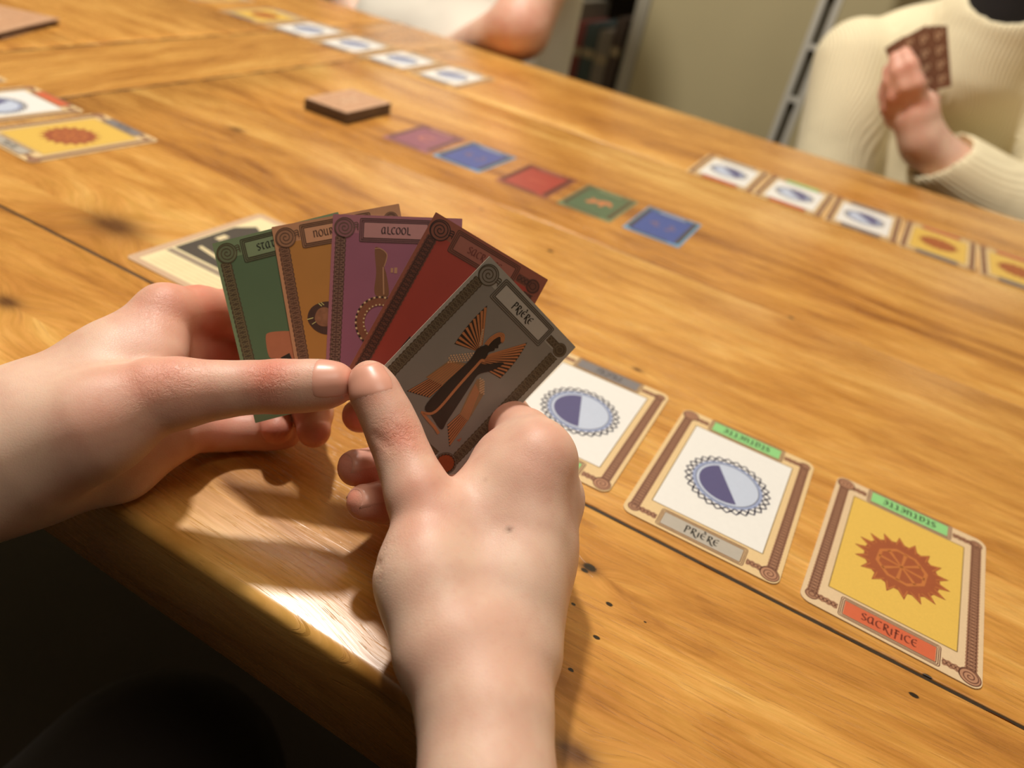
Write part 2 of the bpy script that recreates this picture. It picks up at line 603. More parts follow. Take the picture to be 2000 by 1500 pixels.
# dark wax that fills the long joint, with its bright crumbs
mb = MB()
pts = [(x, 221.0 + 0.25 * math.sin(x * .13) + 0.2 * math.sin(x * .31)) for x in np.linspace(-534, 900, 260)]
mb.ribbon(pts, [1.7 + 0.9 * math.sin(i * 1.7) * math.sin(i * .37) for i in range(260)], -0.35)
jo = obj('joint_strip', mb.mesh('joint_strip', [mat('joint_dirt_shade', srgb(52, 38, 24), 0.45, noise=0.5, nscale=700)]), None, table)
jo.location = Vector((0, 0, TABLE_Z / 1000)) - table.location
for xj in (-534.4, -651.1):
    mb = MB()
    pts = [(xj + 0.3 * math.sin(y * .11), y) for y in np.linspace(114, 929, 160)]
    mb.ribbon(pts, [2.1 + 1.5 * math.sin(i * .9) * math.sin(i * .23 + 1) for i in range(160)], 0.03)  # dark strip painted flush over each cross gap as its shade
    jo = obj('joint_strip', mb.mesh('cross_joint_shade', [MATS['joint_dirt_shade']]), None, table)
    jo.location = Vector((0, 0, TABLE_Z / 1000)) - table.location
for sx_ in (-1080, 830):
    for sy_ in (190, 855):
        mb = MB()
        a, b_ = 38, 28
        v = [(-b_, -b_, -750), (b_, -b_, -750), (b_, b_, -750), (-b_, b_, -750), (-a, -a, -TH), (a, -a, -TH), (a, a, -TH), (-a, a, -TH)]
        mb.add(v, [(3, 2, 1, 0), (4, 5, 6, 7), (0, 1, 5, 4), (1, 2, 6, 5), (2, 3, 7, 6), (3, 0, 4, 7)])
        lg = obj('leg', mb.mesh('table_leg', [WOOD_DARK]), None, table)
        lg.location = Vector(W((sx_, sy_, 0))) - table.location
mb = MB()
for (c, s_) in (((-125, 215, -95), (1830, 22, 110)), ((-125, 830, -95), (1830, 22, 110))):
    mb = MB(); mb.box(c, s_)
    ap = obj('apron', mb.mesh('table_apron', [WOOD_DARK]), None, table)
    ap.location = Vector((0, 0, TABLE_Z / 1000)) - table.location

# ------------------------------------------------------------------ the room
mb = MB(); mb.box((0, 600, -755), (5200, 5200, 10))
struct(obj('floor', mb.mesh('floor', [mat('dark_floor', srgb(44, 33, 26), 0.6, noise=0.35, nscale=9)])), 'dark brown floor under the table', 'floor').location = (0, 0, TABLE_Z / 1000)
WALLM = mat('olive_wall', srgb(184, 171, 132), 0.8, noise=0.08, nscale=3.0, bump=0.002)
def wall(name, c, s_, M, label):
    mb = MB(); mb.box((0, 0, 0), s_)
    o = obj(name, mb.mesh(name, [M]))
    o.location = W(c)
    return struct(o, label, name.split('_')[0])
wall('wall_back', (1020, 1840, 500), (3160, 276, 2500), WALLM, 'plain olive beige wall between bookcase and cream sweater')
wall('wall_alcove', (-1400, 1990, 500), (2400, 40, 2500), WALLM, 'olive beige wall behind the bookcase')
DIMW = mat('brown_wall', srgb(104, 88, 70), 0.85, noise=0.08, nscale=3.0)
wall('wall_front', (0, -2020, 500), (5200, 40, 2500), DIMW, 'dim brown wall behind the photographer')
wall('wall_left', (-2620, 0, 500), (40, 4060, 2500), WALLM, 'olive beige wall at the left of the room')
wall('wall_right', (2620, 0, 500), (40, 4060, 2500), WALLM, 'olive beige wall at the right of the room')
wall('ceiling', (0, 0, 1760), (5280, 4100, 20), mat('white_ceiling', srgb(176, 166, 146), .9, noise=.03), 'white ceiling above the table')

# ------------------------------------------------------------------ lettering (uncial pen strokes, x-height 1)
def arc_pts(cx, cy, rx, ry, a0, a1, n=14):
    return [(cx + rx * math.cos(math.radians(a0 + (a1 - a0) * i / (n - 1))), cy + ry * math.sin(math.radians(a0 + (a1 - a0) * i / (n - 1)))) for i in range(n)]
def seg(a, b, n=5):
    return [(a[0] + (b[0] - a[0]) * i / (n - 1), a[1] + (b[1] - a[1]) * i / (n - 1)) for i in range(n)]
GLYPH = {
    'P': (0.62, [seg((.16, 1.0), (.16, -.22)), smooth_path([(.02, .93), (.16, 1.0), (.42, 1.0), (.56, .78), (.44, .5), (.18, .45)])]),
    'R': (0.66, [seg((.16, 1.0), (.16, 0.0)), smooth_path([(.02, .93), (.16, 1.0), (.40, 1.0), (.52, .80), (.40, .58), (.18, .5)]), smooth_path([(.24, .52), (.42, .2), (.62, -.16), (.86, -.3)])]),
    'I': (0.30, [smooth_path([(.06, .66), (.14, .72), (.15, .3), (.16, .02), (.26, .04)]), seg((.12, .94), (.2, 1.0), 3)]),
    'E': (0.62, [arc_pts(.36, .5, .32, .5, 62, 300), seg((.06, .5), (.5, .56))]),
    'C': (0.60, [arc_pts(.38, .5, .34, .5, 55, 305)]),
    'S': (0.54, [smooth_path([(.48, .88), (.3, 1.0), (.1, .86), (.14, .64), (.36, .46), (.48, .24), (.34, .02), (.06, .08)])]),
    'A': (0.72, [smooth_path([(.52, .96), (.26, .96), (.06, .6), (.1, .16), (.3, .0), (.52, .3)]), smooth_path([(.52, 1.0), (.52, .5), (.54, .1), (.68, .02)])]),
    'L': (0.56, [smooth_path([(.14, 1.1), (.16, .6), (.14, .06)]), smooth_path([(.14, .03), (.34, .0), (.6, -.06)])]),
    'O': (0.72, [arc_pts(.36, .5, .30, .5, 60, 420, 24)]),
    'F': (0.50, [smooth_path([(.18, 1.0), (.18, .4), (.14, -.34)]), smooth_path([(.02, .98), (.2, 1.0), (.5, .94)]), seg((.02, .5), (.44, .54))]),
    'T': (0.60, [smooth_path([(.0, .88), (.12, .97), (.58, .96)]), smooth_path([(.3, .96), (.22, .5), (.3, .06), (.5, .06)])]),
    'U': (0.70, [smooth_path([(.02, .95), (.12, .9), (.12, .3), (.28, .02), (.5, .18)]), smooth_path([(.54, 1.0), (.54, .3), (.6, .02), (.7, .06)])]),
    'N': (0.72, [smooth_path([(.04, .95), (.14, .9), (.14, .0)]), smooth_path([(.14, .84), (.4, 1.0), (.58, .8), (.56, .2), (.68, .02)])]),
}
def lettering(mb, text, cx, cy, h, z, width=None, flip=False, weight=0.19):
    adv = []; tot = 0
    for ch in text:
        k = 'E' if ch == '\u00c8' else ch
        adv.append(tot); tot += GLYPH[k][0] + 0.10
    tot -= 0.10
    sx = h if width is None else width / tot
    for ch, a in zip(text, adv):
        k = 'E' if ch == '\u00c8' else ch
        st = list(GLYPH[k][1])
        if ch == '\u00c8': st = st + [seg((.22, 1.38), (.42, 1.16), 4)]
        for s_ in st:
            p = np.array(s_, float)
            q = np.stack([cx + (a + p[:, 0] - tot / 2) * sx, cy + (p[:, 1] - 0.5) * h], 1)
            if flip: q = np.stack([2 * cx - q[:, 0], 2 * cy - q[:, 1]], 1)
            mb.nib(q, h * weight, z, 0.6)

# ------------------------------------------------------------------ printed ornament
def guilloche(base, line, x, y0, y1, half, z, per=5.0, lw=0.45):
    """braided band along y, scalloped outline in base, pale strands in line"""
    n = max(2, int(round((y1 - y0) / per)))
    per = (y1 - y0) / n
    L, R = [], []
    m_ = n * 10
    for i in range(m_ + 1):
        y = y0 + (y1 - y0) * i / m_
        ph = math.pi * 2 * (y - y0) / per
        L.append((x - half - 0.28 * abs(math.sin(ph)), y)); R.append((x + half + 0.28 * abs(math.cos(ph)), y))
    if base is not None:
        nb = len(L)
        base.add([(a, b, z) for a, b in L] + [(a, b, z) for a, b in R], [(i, i + nb, i + 1 + nb, i + 1) for i in range(nb - 1)])
    for s_ in (1, -1):
        for off in (0.0,):
            pts = []
            for i in range(m_ * 2 + 1):
                ph = math.pi * 2 * n * i / (m_ * 2)
                lat = s_ * math.cos(ph) * (half - 0.35)
                al = y0 + (y1 - y0) * i / (m_ * 2) + 0.24 * per * math.sin(2 * ph) + off * per * 0.6
                pts.append((x + lat, min(max(al, y0 + .2), y1 - .2)))
            line.ribbon(pts, lw, z + 0.03)
def scroll(disc, line, cx, cy, r, z, turns=2.6, rot=0.0, lw=0.4, flip=1):
    disc.flat(circle(cx, cy, r, 28), z)
    pts = []
    for i in range(70):
        t = i / 69
        a = rot + flip * turns * 2 * math.pi * t
        rr = 0.25 + (r - 0.35) * t
        pts.append((cx + rr * math.cos(a), cy + rr * math.sin(a)))
    line.ribbon(pts, lw, z + 0.03)
    line.ribbon(circle(cx, cy, r - .1, 32), lw * 0.9, z + 0.03, closed=True)
def frame_lines(line, x0, y0, x1, y1, z, offs=(0.0, 0.7, 1.4), lw=0.32):
    for o_ in offs:
        line.ribbon(smooth_rect(x0 - o_, y0 - o_, x1 + o_, y1 + o_, 0.4 + o_ * .4), lw, z, closed=True)
def smooth_rect(x0, y0, x1, y1, r):
    w_, h_ = x1 - x0, y1 - y0
    cx, cy = (x0 + x1) / 2, (y0 + y1) / 2
    pts = [(x + cx, y + cy) for x, y in rrect(w_, h_, r, 3)]
    out = []
    for i in range(len(pts)):
        a, b = pts[i], pts[(i + 1) % len(pts)]
        k = max(1, int(math.hypot(b[0] - a[0], b[1] - a[1]) / 2.5))
        for j in range(k): out.append((a[0] + (b[0] - a[0]) * j / k, a[1] + (b[1] - a[1]) * j / k))
    return out

PAPER_EDGE = mat('paper_edge', srgb(228, 216, 196), 0.7, noise=0.06)
INK = mat('black_ink', srgb(34, 28, 24), 0.5, noise=0.15)
BROWN = mat('brown_band', srgb(160, 116, 88), 0.5, noise=0.12)
BROWN_LINE = mat('brown_line', srgb(112, 70, 52), 0.5, noise=0.12)
BROWN_PALE = mat('brown_pale', srgb(176, 128, 98), 0.5, noise=0.1)
CREAM = mat('cream_card', srgb(222, 192, 142), 0.5, coat=0.12, noise=0.07, nscale=900)
CREAM2 = mat('cream_pale_card', srgb(218, 190, 152), 0.5, coat=0.12, noise=0.07, nscale=900)
WHITE = mat('white_panel', srgb(232, 230, 226), 0.45, coat=0.12, noise=0.03)
YELLOW = mat('yellow_panel', srgb(222, 182, 84), 0.45, coat=0.12, noise=0.08, nscale=1200)
STRIP = {'green': mat('green_strip', srgb(140, 204, 130), 0.5, noise=0.05), 'grey': mat('grey_strip', srgb(178, 170, 158), 0.5, noise=0.06),
         'slate': mat('slate_strip', srgb(126, 120, 120), 0.5, noise=0.05), 'red': mat('red_strip', srgb(204, 98, 62), 0.5, noise=0.06)}
SLATE_INK = mat('slate_ink', srgb(78, 72, 74), 0.5)
RED_INK = mat('red_ink', srgb(116, 42, 24), 0.5)
NAVY = mat('navy_ink', srgb(40, 38, 68), 0.5, noise=0.08)
NAVY2 = mat('indigo_half', srgb(84, 80, 124), 0.5, noise=0.05)
SKY = mat('pale_blue_half', srgb(190, 200, 220), 0.5, noise=0.04)
RIM = mat('blue_rim', srgb(150, 162, 196), 0.5, noise=0.05)
SUN = mat('rust_sun', srgb(156, 80, 44), 0.5, noise=0.08)
SUN2 = mat('rust_sun_line', srgb(188, 112, 56), 0.5, noise=0.08)
T_CARD = 0.45
_cache = {}
def part(key, name, build, mats_, parent, label=None):
    if key not in _cache:
        mb = MB(); build(mb)
        _cache[key] = mb.mesh(name, mats_)
    o = obj(name, _cache[key], None, parent)
    if label: o['label'] = label
    return o
def two_lines(kb, kl, name_b, name_l, build, mb_mat, ml_mat, parent):
    if kb not in _cache:
        B, L = MB(), MB(); build(B, L)
        _cache[kb] = B.mesh(name_b, [mb_mat]); _cache[kl] = L.mesh(name_l, [ml_mat])
    b = obj(name_b, _cache[kb], None, parent)
    obj(name_l, _cache[kl], None, b)
    return b

def moon_emblem(parent, ang):
    T = T_CARD
    e = part('moon_rim', 'emblem', lambda mb: mb.flat(circle(0, 0, 15.2, 56), T + .06), [RIM], parent, 'round blue half moon emblem')
    part('moon_disc', 'emblem_disc', lambda mb: mb.flat(circle(0, 0, 13.4, 56), T + .09), [SKY], e)
    h = part('moon_half', 'dark_half', lambda mb: mb.flat(circle(0, 0, 12.2, 40, math.pi / 2, 3 * math.pi / 2), T + .12), [NAVY2], e)
    h.rotation_euler = (0, 0, ang)
    def lace(mb):
        for s_ in (1, -1):
            pts = []
            for i in range(14 * 8):
                a = 2 * math.pi * i / (14 * 8)
                tri = 2 * abs(((i / 8.0 + (0.0 if s_ > 0 else 0.5)) % 1.0) - 0.5)
                pts.append(((15.0 + 3.4 * tri) * math.cos(a), (15.0 + 3.4 * tri) * math.sin(a)))
            mb.ribbon(pts, 0.72, T + .10, closed=True)
        mb.ribbon(circle(0, 0, 13.5, 60), 0.28, T + .11, closed=True)
    part('moon_lace', 'emblem_lace', lace, [NAVY], e)
    return e
def sun_emblem(parent, ang=0.3):
    T = T_CARD
    def disc(mb):
        mb.flat(circle(0, 0, 14.6, 48), T + .06)
        for i in range(18):
            a = 2 * math.pi * i / 18
            p = lambda r, b: (r * math.cos(a + b), r * math.sin(a + b), T + .07)
            mb.add([p(14.2, -.13), p(14.2, .13), p(18.6, .02)], [(0, 1, 2)])
    e = part('sun_disc', 'emblem', disc, [SUN], parent, 'rust red sun wheel emblem')
    e.rotation_euler = (0, 0, ang)
    def wheel(mb):
        octo = [(9.6 * math.cos(a), 9.6 * math.sin(a)) for a in [math.pi * i / 4 for i in range(8)]]
        mb.ribbon(octo, 1.5, T + .10, closed=True)
        for i in range(8):
            a = math.pi * i / 4 + math.pi / 8
            mb.ribbon(seg((0, 0), (8.9 * math.cos(a), 8.9 * math.sin(a))), [.7, .9, 1.1, 1.3, 1.5], T + .10)
        for i in range(18):
            a = 2 * math.pi * i / 18
            p = lambda r, b: (r * math.cos(a + b), r * math.sin(a + b))
            mb.ribbon([p(13.0, -.12), p(17.2, .015)], .4, T + .10)
            mb.ribbon([p(13.0, .14), p(17.2, .015)], .4, T + .10)
    part('sun_wheel', 'emblem_wheel', wheel, [SUN2], e)
    return e

def offering_card(panel, near, far, label, base=None, group=None, emb_ang=0.55, detail=True):
    """63 x 88 mm table card: near/far = (colour, text)"""
    base = base or CREAM
    T = T_CARD
    kb = 'oc_body_' + base.name
    if kb not in _cache:
        mb = MB(); mb.prism(rrect(63, 88, 4.0), 0, T, 0, 1)
        _cache[kb] = mb.mesh('offering_card', [base, PAPER_EDGE])
    root = obj('offering_card', _cache[kb])
    tag(root, label, 'card', group)
    for sx in (-1, 1):
        def band(B, L):
            guilloche(B, L, sx * 27.7, -38.5, 38.5, 1.9, T + .03, 3.6, 0.40)
        two_lines('oc_band%d' % sx, 'oc_bandl%d' % sx, 'border_band', 'border_strands', band, BROWN, BROWN_LINE, root)
        for sy in (-1, 1):
            def band2(B, L):
                x0, x1 = sorted((sx * 18.2, sx * 26.5)); yc = sy * 38.8
                n0 = 24
                B.add([(x, yc - 1.5 * (1 + .15 * math.sin(i)), T + .03) for i, x in enumerate(np.linspace(x0, x1, n0))] + [(x, yc + 1.5 * (1 + .15 * math.cos(i)), T + .03) for i, x in enumerate(np.linspace(x0, x1, n0))], [(i, i + 1, i + 1 + n0, i + n0) for i in range(n0 - 1)])
                for ph in (0, math.pi):
                    L.ribbon([(x, yc + 1.0 * math.sin((x - x0) * 2.1 + ph)) for x in np.linspace(x0, x1, 40)], .34, T + .06)
                if sx * sy > 0:   # knotted corners
                    B.flat(circle(sx * 27.6, sy * 39.2, 2.6, 20), T + .035)
                    L.ribbon(circle(sx * 27.6, sy * 39.2, 2.3, 20), .34, T + .07, closed=True)
                    L.ribbon(circle(sx * 27.6, sy * 39.2, 1.1, 14), .34, T + .07, closed=True)
            two_lines('oc_bnd%d%d' % (sx, sy), 'oc_bndl%d%d' % (sx, sy), 'border_knot', 'knot_strands', band2, BROWN, BROWN_LINE, root)
    for sx, sy in ((1, -1), (-1, 1)):
        k = 'oc_scroll%d' % sx
        if k not in _cache:
            B, L = MB(), MB(); scroll(B, L, sx * 27.4, sy * 39.6, 3.7, T + .07, 2.4, 1.0 if sx > 0 else 4.1, 0.45)
            _cache[k] = B.mesh('corner_scroll', [BROWN_PALE]); _cache[k + 'l'] = L.mesh('scroll_line', [BROWN_LINE])
        s_ = obj('corner_scroll', _cache[k], None, root); obj('scroll_line', _cache[k + 'l'], None, s_)
    pm = WHITE if panel == 'moon' else YELLOW
    p_ = part('oc_panel' + panel, 'panel', lambda mb: mb.flat(rect(-22.8, -30.6, 22.8, 33.4), T + .03), [pm], root)
    part('oc_panel_edge', 'panel_edge', lambda mb: mb.ribbon(smooth_rect(-22.9, -30.7, 22.9, 33.5, .2), .4, T + .05, closed=True), [mat('olive_line', srgb(140, 112, 66), .5)], p_)
    e = moon_emblem(root, emb_ang) if panel == 'moon' else sun_emblem(root)
    e.location = (0.0006, 0.0008, 0)
    for k, (col, text), yc, flip in (('n', near, -37.4, False), ('f', far, 39.4, True)):
        pl = part('oc_plate' + col + k, 'name_plate', lambda mb: mb.flat(rect(-16.0, yc - 3.6, 16.0, yc + 3.6), T + .05), [STRIP[col]], root)
        def fr(mb, yc=yc):
            frame_lines(mb, -16.2, yc - 3.8, 16.2, yc + 3.8, T + .04, (0.1, 0.75, 1.35), .36)
        part('oc_frame' + k, 'plate_frame', fr, [BROWN_LINE], pl)
        ink = RED_INK if col == 'red' else (SLATE_INK if col == 'slate' else INK)
        if text:
            part('oc_txt' + text + col + k, 'lettering', lambda mb: lettering(mb, text, 0, yc + .2, 3.5, T + .08, None if len(text) > 7 else None, flip, .2), [ink], pl)
    return root

def put_card(o, x, y, deg, z=0.1):
    a = math.radians(deg)
    return place(o, (x, y, z), (math.cos(a), math.sin(a), 0), (-math.sin(a), math.cos(a), 0))
PR = 'PRI\u00c8RE'
c = offering_card('moon', ('green', 'STATUETTE'), ('slate', PR), 'half moon card beside the raised wrist with slate strip on its far end', emb_ang=0.33)
put_card(c, -74.3, 274.6, 1.56)
c = offering_card('moon', ('grey', PR), ('green', 'STATUETTE'), 'half moon card with grey strip in front, between wrist and sun card', emb_ang=0.55)
put_card(c, -2.9, 271.5, 0.44)
c = offering_card('sun', ('red', 'SACRIFICE'), ('green', 'STATUETTE'), 'yellow sun card with red strip in front, nearest the lower right corner', base=CREAM2)
put_card(c, 69.3, 271.2, -1.58)
# the row before the player in the cream sweater (turned towards that player)
ROW = [('moon', ('grey', ''), ('red', '')), ('moon', ('green', ''), ('red', '')), ('moon', ('slate', ''), ('slate', '')), ('sun', ('red', ''), ('slate', '')), ('sun', ('red', ''), ('slate', ''))]
RL = ['half moon card furthest left in the row before the cream sweater', 'half moon card second from left in the row before the cream sweater', 'half moon card beside the sun cards before the cream sweater',
      'yellow sun card next to the half moon cards before the cream sweater', 'yellow sun card cut by the right edge of the photo']
for i, (p_, n_, f_) in enumerate(ROW):
    c = offering_card(p_, n_, f_, RL[i], emb_ang=0.7, group='cards before the cream sweater')
    put_card(c, -156.7 + 64.5 * i + 32.3, 741 - 1.5 * i, 180 + (0.8, -0.6, 0.4, -1.0, 0.5)[i])
# the far row before the player in white
FL = ['faint yellow sun card at the far left end of the distant row', 'half moon card at the left end of the four by the white shirt', 'half moon card second of the four by the white shirt', 'half moon card third of the four by the white shirt', 'half moon card nearest the bare elbow']
for i in range(5):
    cx = -711 + 65.5 * i
    c = offering_card('sun' if i == 0 else 'moon', ('grey', ''), ('slate', ''), FL[i], emb_ang=2.2, group='cards before the white shirt')
    put_card(c, cx, 745 + 2.5 * i, 180 + (2, 4, 3, 1, 2)[i])
# two cards of a neighbour on the left
c = offering_card('sun', ('grey', PR), ('slate', PR), 'yellow sun card lying alone near the left edge of the photo')
P_SUN = at_z(115, 272)
put_card(c, -466.0, 312.0, -3.0)
c = offering_card('moon', ('grey', PR), ('red', ''), 'half moon card with orange strip cut by the left edge of the photo', emb_ang=0.4)
put_card(c, -536.0, 309.0, -3.5)

# ------------------------------------------------------------------ resource cards, 44 x 63 mm
def tone(rgb, k):
    return srgb(*[min(255, c_ * k) for c_ in rgb])
KIND = {  # field, rim, plate, band, line, ink
    'green': ((86, 106, 76), (118, 134, 98), (124, 138, 102), (78, 64, 44), (110, 96, 66), (44, 44, 34)),
    'orange': ((176, 118, 56), (186, 132, 96), (196, 140, 104), (98, 64, 46), (132, 92, 68), (92, 60, 44)),
    'purple': ((144, 83, 101), (160, 99, 108), (176, 122, 118), (92, 58, 48), (128, 92, 76), (60, 32, 32)),
    'red': ((166, 62, 48), (150, 82, 62), (158, 92, 76), (108, 60, 44), (70, 36, 26), (116, 52, 40)),
    'grey': ((134, 128, 120), (164, 159, 150), (176, 171, 162), (84, 70, 54), (112, 98, 78), (40, 32, 26)),
    'blue': ((60, 82, 152), (110, 156, 190), (140, 150, 180), (62, 58, 60), (90, 86, 90), (30, 30, 50)),
}
def resource_card(kind, text, label, group=None, strand=True):
    T = 0.20
    fld, rim, plate, band, line, ink = KIND[kind]
    m_rim = mat(kind + '_card_rim', srgb(*rim), 0.42, coat=0.25, noise=0.06, nscale=800)
    m_fld = mat(kind + '_card_field', srgb(*fld), 0.42, coat=0.25, noise=0.06, nscale=120)
    m_pl = mat(kind + '_card_plate', srgb(*plate), 0.45, coat=0.2, noise=0.05)
    m_bd = mat(kind + '_card_band', srgb(*band), 0.45, coat=0.2, noise=0.1)
    m_ln = mat(kind + '_card_line', srgb(*line), 0.45, coat=0.2, noise=0.1)
    m_ik = mat(kind + '_card_ink', srgb(*ink), 0.45, coat=0.2)
    if 'rc_' + kind not in _cache:
        mb = MB(); mb.prism(rrect(44, 63, 0.25, 2), 0, T, 0, 1)
        _cache['rc_' + kind] = mb.mesh('resource_card', [m_rim, PAPER_EDGE])
    root = obj('resource_card', _cache['rc_' + kind])
    tag(root, label, 'card', group)
    part('rc_field' + kind, 'field', lambda mb: mb.flat(rect(-17.6, -27.5, 17.6, 25.2), T + .03), [m_fld], root)
    for x in (-19.0, 18.2):
        two_lines('rc_side%d' % x + kind, 'rc_sidel%d' % x + kind, 'border_band', 'border_strands', lambda B, L: guilloche(B, L, x, -25.5, 24.0, 1.65, T + .06, 3.4, 0.36), m_bd, m_ln, root)
    for x0, x1, y_ in ((12.2, 17.4, 27.0), (-16.0, 12.0, -27.6)):
        def bands(B, L):
            n0 = 20
            xs = np.linspace(x0, x1, n0)
            B.add([(x, y_ - 1.3, T + .06) for x in xs] + [(x, y_ + 1.3, T + .06) for x in xs], [(i, i + 1, i + 1 + n0, i + n0) for i in range(n0 - 1)])
            for ph in (0, math.pi):
                L.ribbon([(x, y_ + .8 * math.sin((x - x0) * 2.2 + ph)) for x in np.linspace(x0, x1, 60)], .26, T + .09)
            if x0 < 0: return
            B.flat(circle(18.4, 26.8, 2.5, 20), T + .065); L.ribbon(circle(18.4, 26.8, 2.1, 20), .28, T + .1, closed=True); L.ribbon(circle(18.4, 26.8, 1.1, 14), .26, T + .1, closed=True)
        two_lines('rc_band%d' % x0 + kind, 'rc_bandl%d' % x0 + kind, 'border_knot', 'knot_strands', bands, m_bd, m_ln, root)
    k = 'rc_scroll' + kind
    if k not in _cache:
        B, L = MB(), MB(); scroll(B, L, -17.9, 27.0, 3.5, T + .10, 2.7, 0.4, 0.34, 1)
        for q in range(3): L.ribbon(smooth_path([(-14.9, 28.6 - q * .8), (-13.7, 28.9 - q * .8), (-13.2, 28.0 - q * .8)]), .3, T + .12)
        _cache[k] = B.mesh('corner_scroll', [mat(kind + '_scroll', tuple(.5 * a + .5 * b for a, b in zip(srgb(*rim), srgb(*band))), .45, coat=.2, noise=.1)]); _cache[k + 'l'] = L.mesh('scroll_line', [mat(kind + '_scroll_line', tuple(c_ * 0.55 for c_ in srgb(*line)[:3]) + (1,), .45)])
    s_ = obj('corner_scroll', _cache[k], None, root); obj('scroll_line', _cache[k + 'l'], None, s_)
    pl = part('rc_plate' + kind, 'name_plate', lambda mb: mb.flat(rect(-11.2, 23.8, 10.2, 28.9), T + .08), [m_pl], root)
    def fr(mb):
        mb.ribbon(smooth_rect(-12.0, 23.0, 11.0, 29.7, .5), 1.7, T + .06, closed=True)
    f_ = part('rc_frame' + kind, 'plate_frame', fr, [mat(kind + '_frame', tuple(.45 * a + .55 * b for a, b in zip(srgb(*rim), srgb(*band))), .45, coat=.2, noise=.1)], pl)
    def fl(mb):
        for o_ in (0.15, .75, 1.35): mb.ribbon(smooth_rect(-11.3 - o_, 23.7 - o_, 10.3 + o_, 29.0 + o_, .4), .2, T + .10, closed=True)
    part('rc_frame_l' + kind, 'frame_lines', fl, [mat(kind + '_frame_line', tuple(c_ * 0.5 for c_ in srgb(*band)[:3]) + (1,), .45)], pl)
    if text:
        part('rc_text' + text, 'lettering', lambda mb: lettering(mb, text, -0.4, 26.4, 2.25, T + .11, None, False, .21), [m_ik], pl)
    return root

HELD = {
    'green': ((-150.19, 172.82, 58.25), (0.7217, 0.5855, 0.3693), (-0.6277, 0.3286, 0.7057)),
    'orange': ((-135.9, 183.18, 64.71), (0.7614, 0.5627, 0.3219), (-0.5789, 0.3666, 0.7284)),
    'purple': ((-123.11, 189.38, 66.79), (0.8705, 0.4678, 0.1527), (-0.3961, 0.482, 0.7815)),
    'red': ((-103.23, 192.61, 66.25), (0.859, 0.3737, -0.3499), (0.0374, 0.6359, 0.7709)),
    'grey': ((-90.78, 188.65, 56.74), (0.7174, 0.3344, -0.6112), (0.2878, 0.6566, 0.6971)),
}
HT = {'green': ('STATUETTE', 'green held card at the left end of the fan'), 'orange': ('NOURRITURE', 'orange held card second in the fan'), 'purple': ('ALCOOL', 'purple held card in the middle of the fan'),
      'red': ('SACRIFICE', 'red held card behind the grey card in the fan'), 'grey': (PR, 'grey held card with a winged figure at the right end of the fan')}
held = {}
for k_, (o_, d1, d2) in HELD.items():
    c = resource_card(k_, HT[k_][0], HT[k_][1], 'fan of held cards')
    n_ = np.cross(d1, d2)
    place(c, np.array(o_) - n_ * 0.20, d1, d2)
    held[k_] = c

# pictures on the held cards
T = 0.20
COPPER = mat('copper_print', srgb(182, 118, 74), 0.4, coat=0.3, noise=0.1)
TAN = mat('tan_print', srgb(146, 112, 76), 0.45, coat=0.2, noise=0.1)
SILH = mat('dark_print', srgb(46, 34, 26), 0.45, coat=0.2, noise=0.1)
PALE = mat('pale_print', srgb(206, 168, 130), 0.45, coat=0.2, noise=0.1)
def wing(dark, stripe, root_a, root_b, tip_a, tip_b, n, z, fat=0.55, curve=0.0):
    """fan of feathers between two root points and two tips"""
    ra, rb, ta, tb = map(np.array, (root_a, root_b, tip_a, tip_b))
    bulge = lambda t: 1 + curve * math.sin(math.pi * t)
    outer = [rb + (tb - rb) * 0]  # start
    poly = [tuple(ra)] + [tuple((ra + (rb - ra) * t) + ((ta + (tb - ta) * t) - (ra + (rb - ra) * t)) * bulge(t)) for t in np.linspace(0, 1, 14)] + [tuple(rb)]
    dark.flat(poly, z)
    wroot = np.linalg.norm(rb - ra) / n; wtip = np.linalg.norm(tb - ta) / n
    for i in range(n):
        t = (i + .5) / n
        a = ra + (rb - ra) * t; b = a + ((ta + (tb - ta) * t) - a) * bulge(t) * .985
        stripe.ribbon(seg(a, b, 6), np.linspace(wroot, wtip, 6) * fat, z + .03)
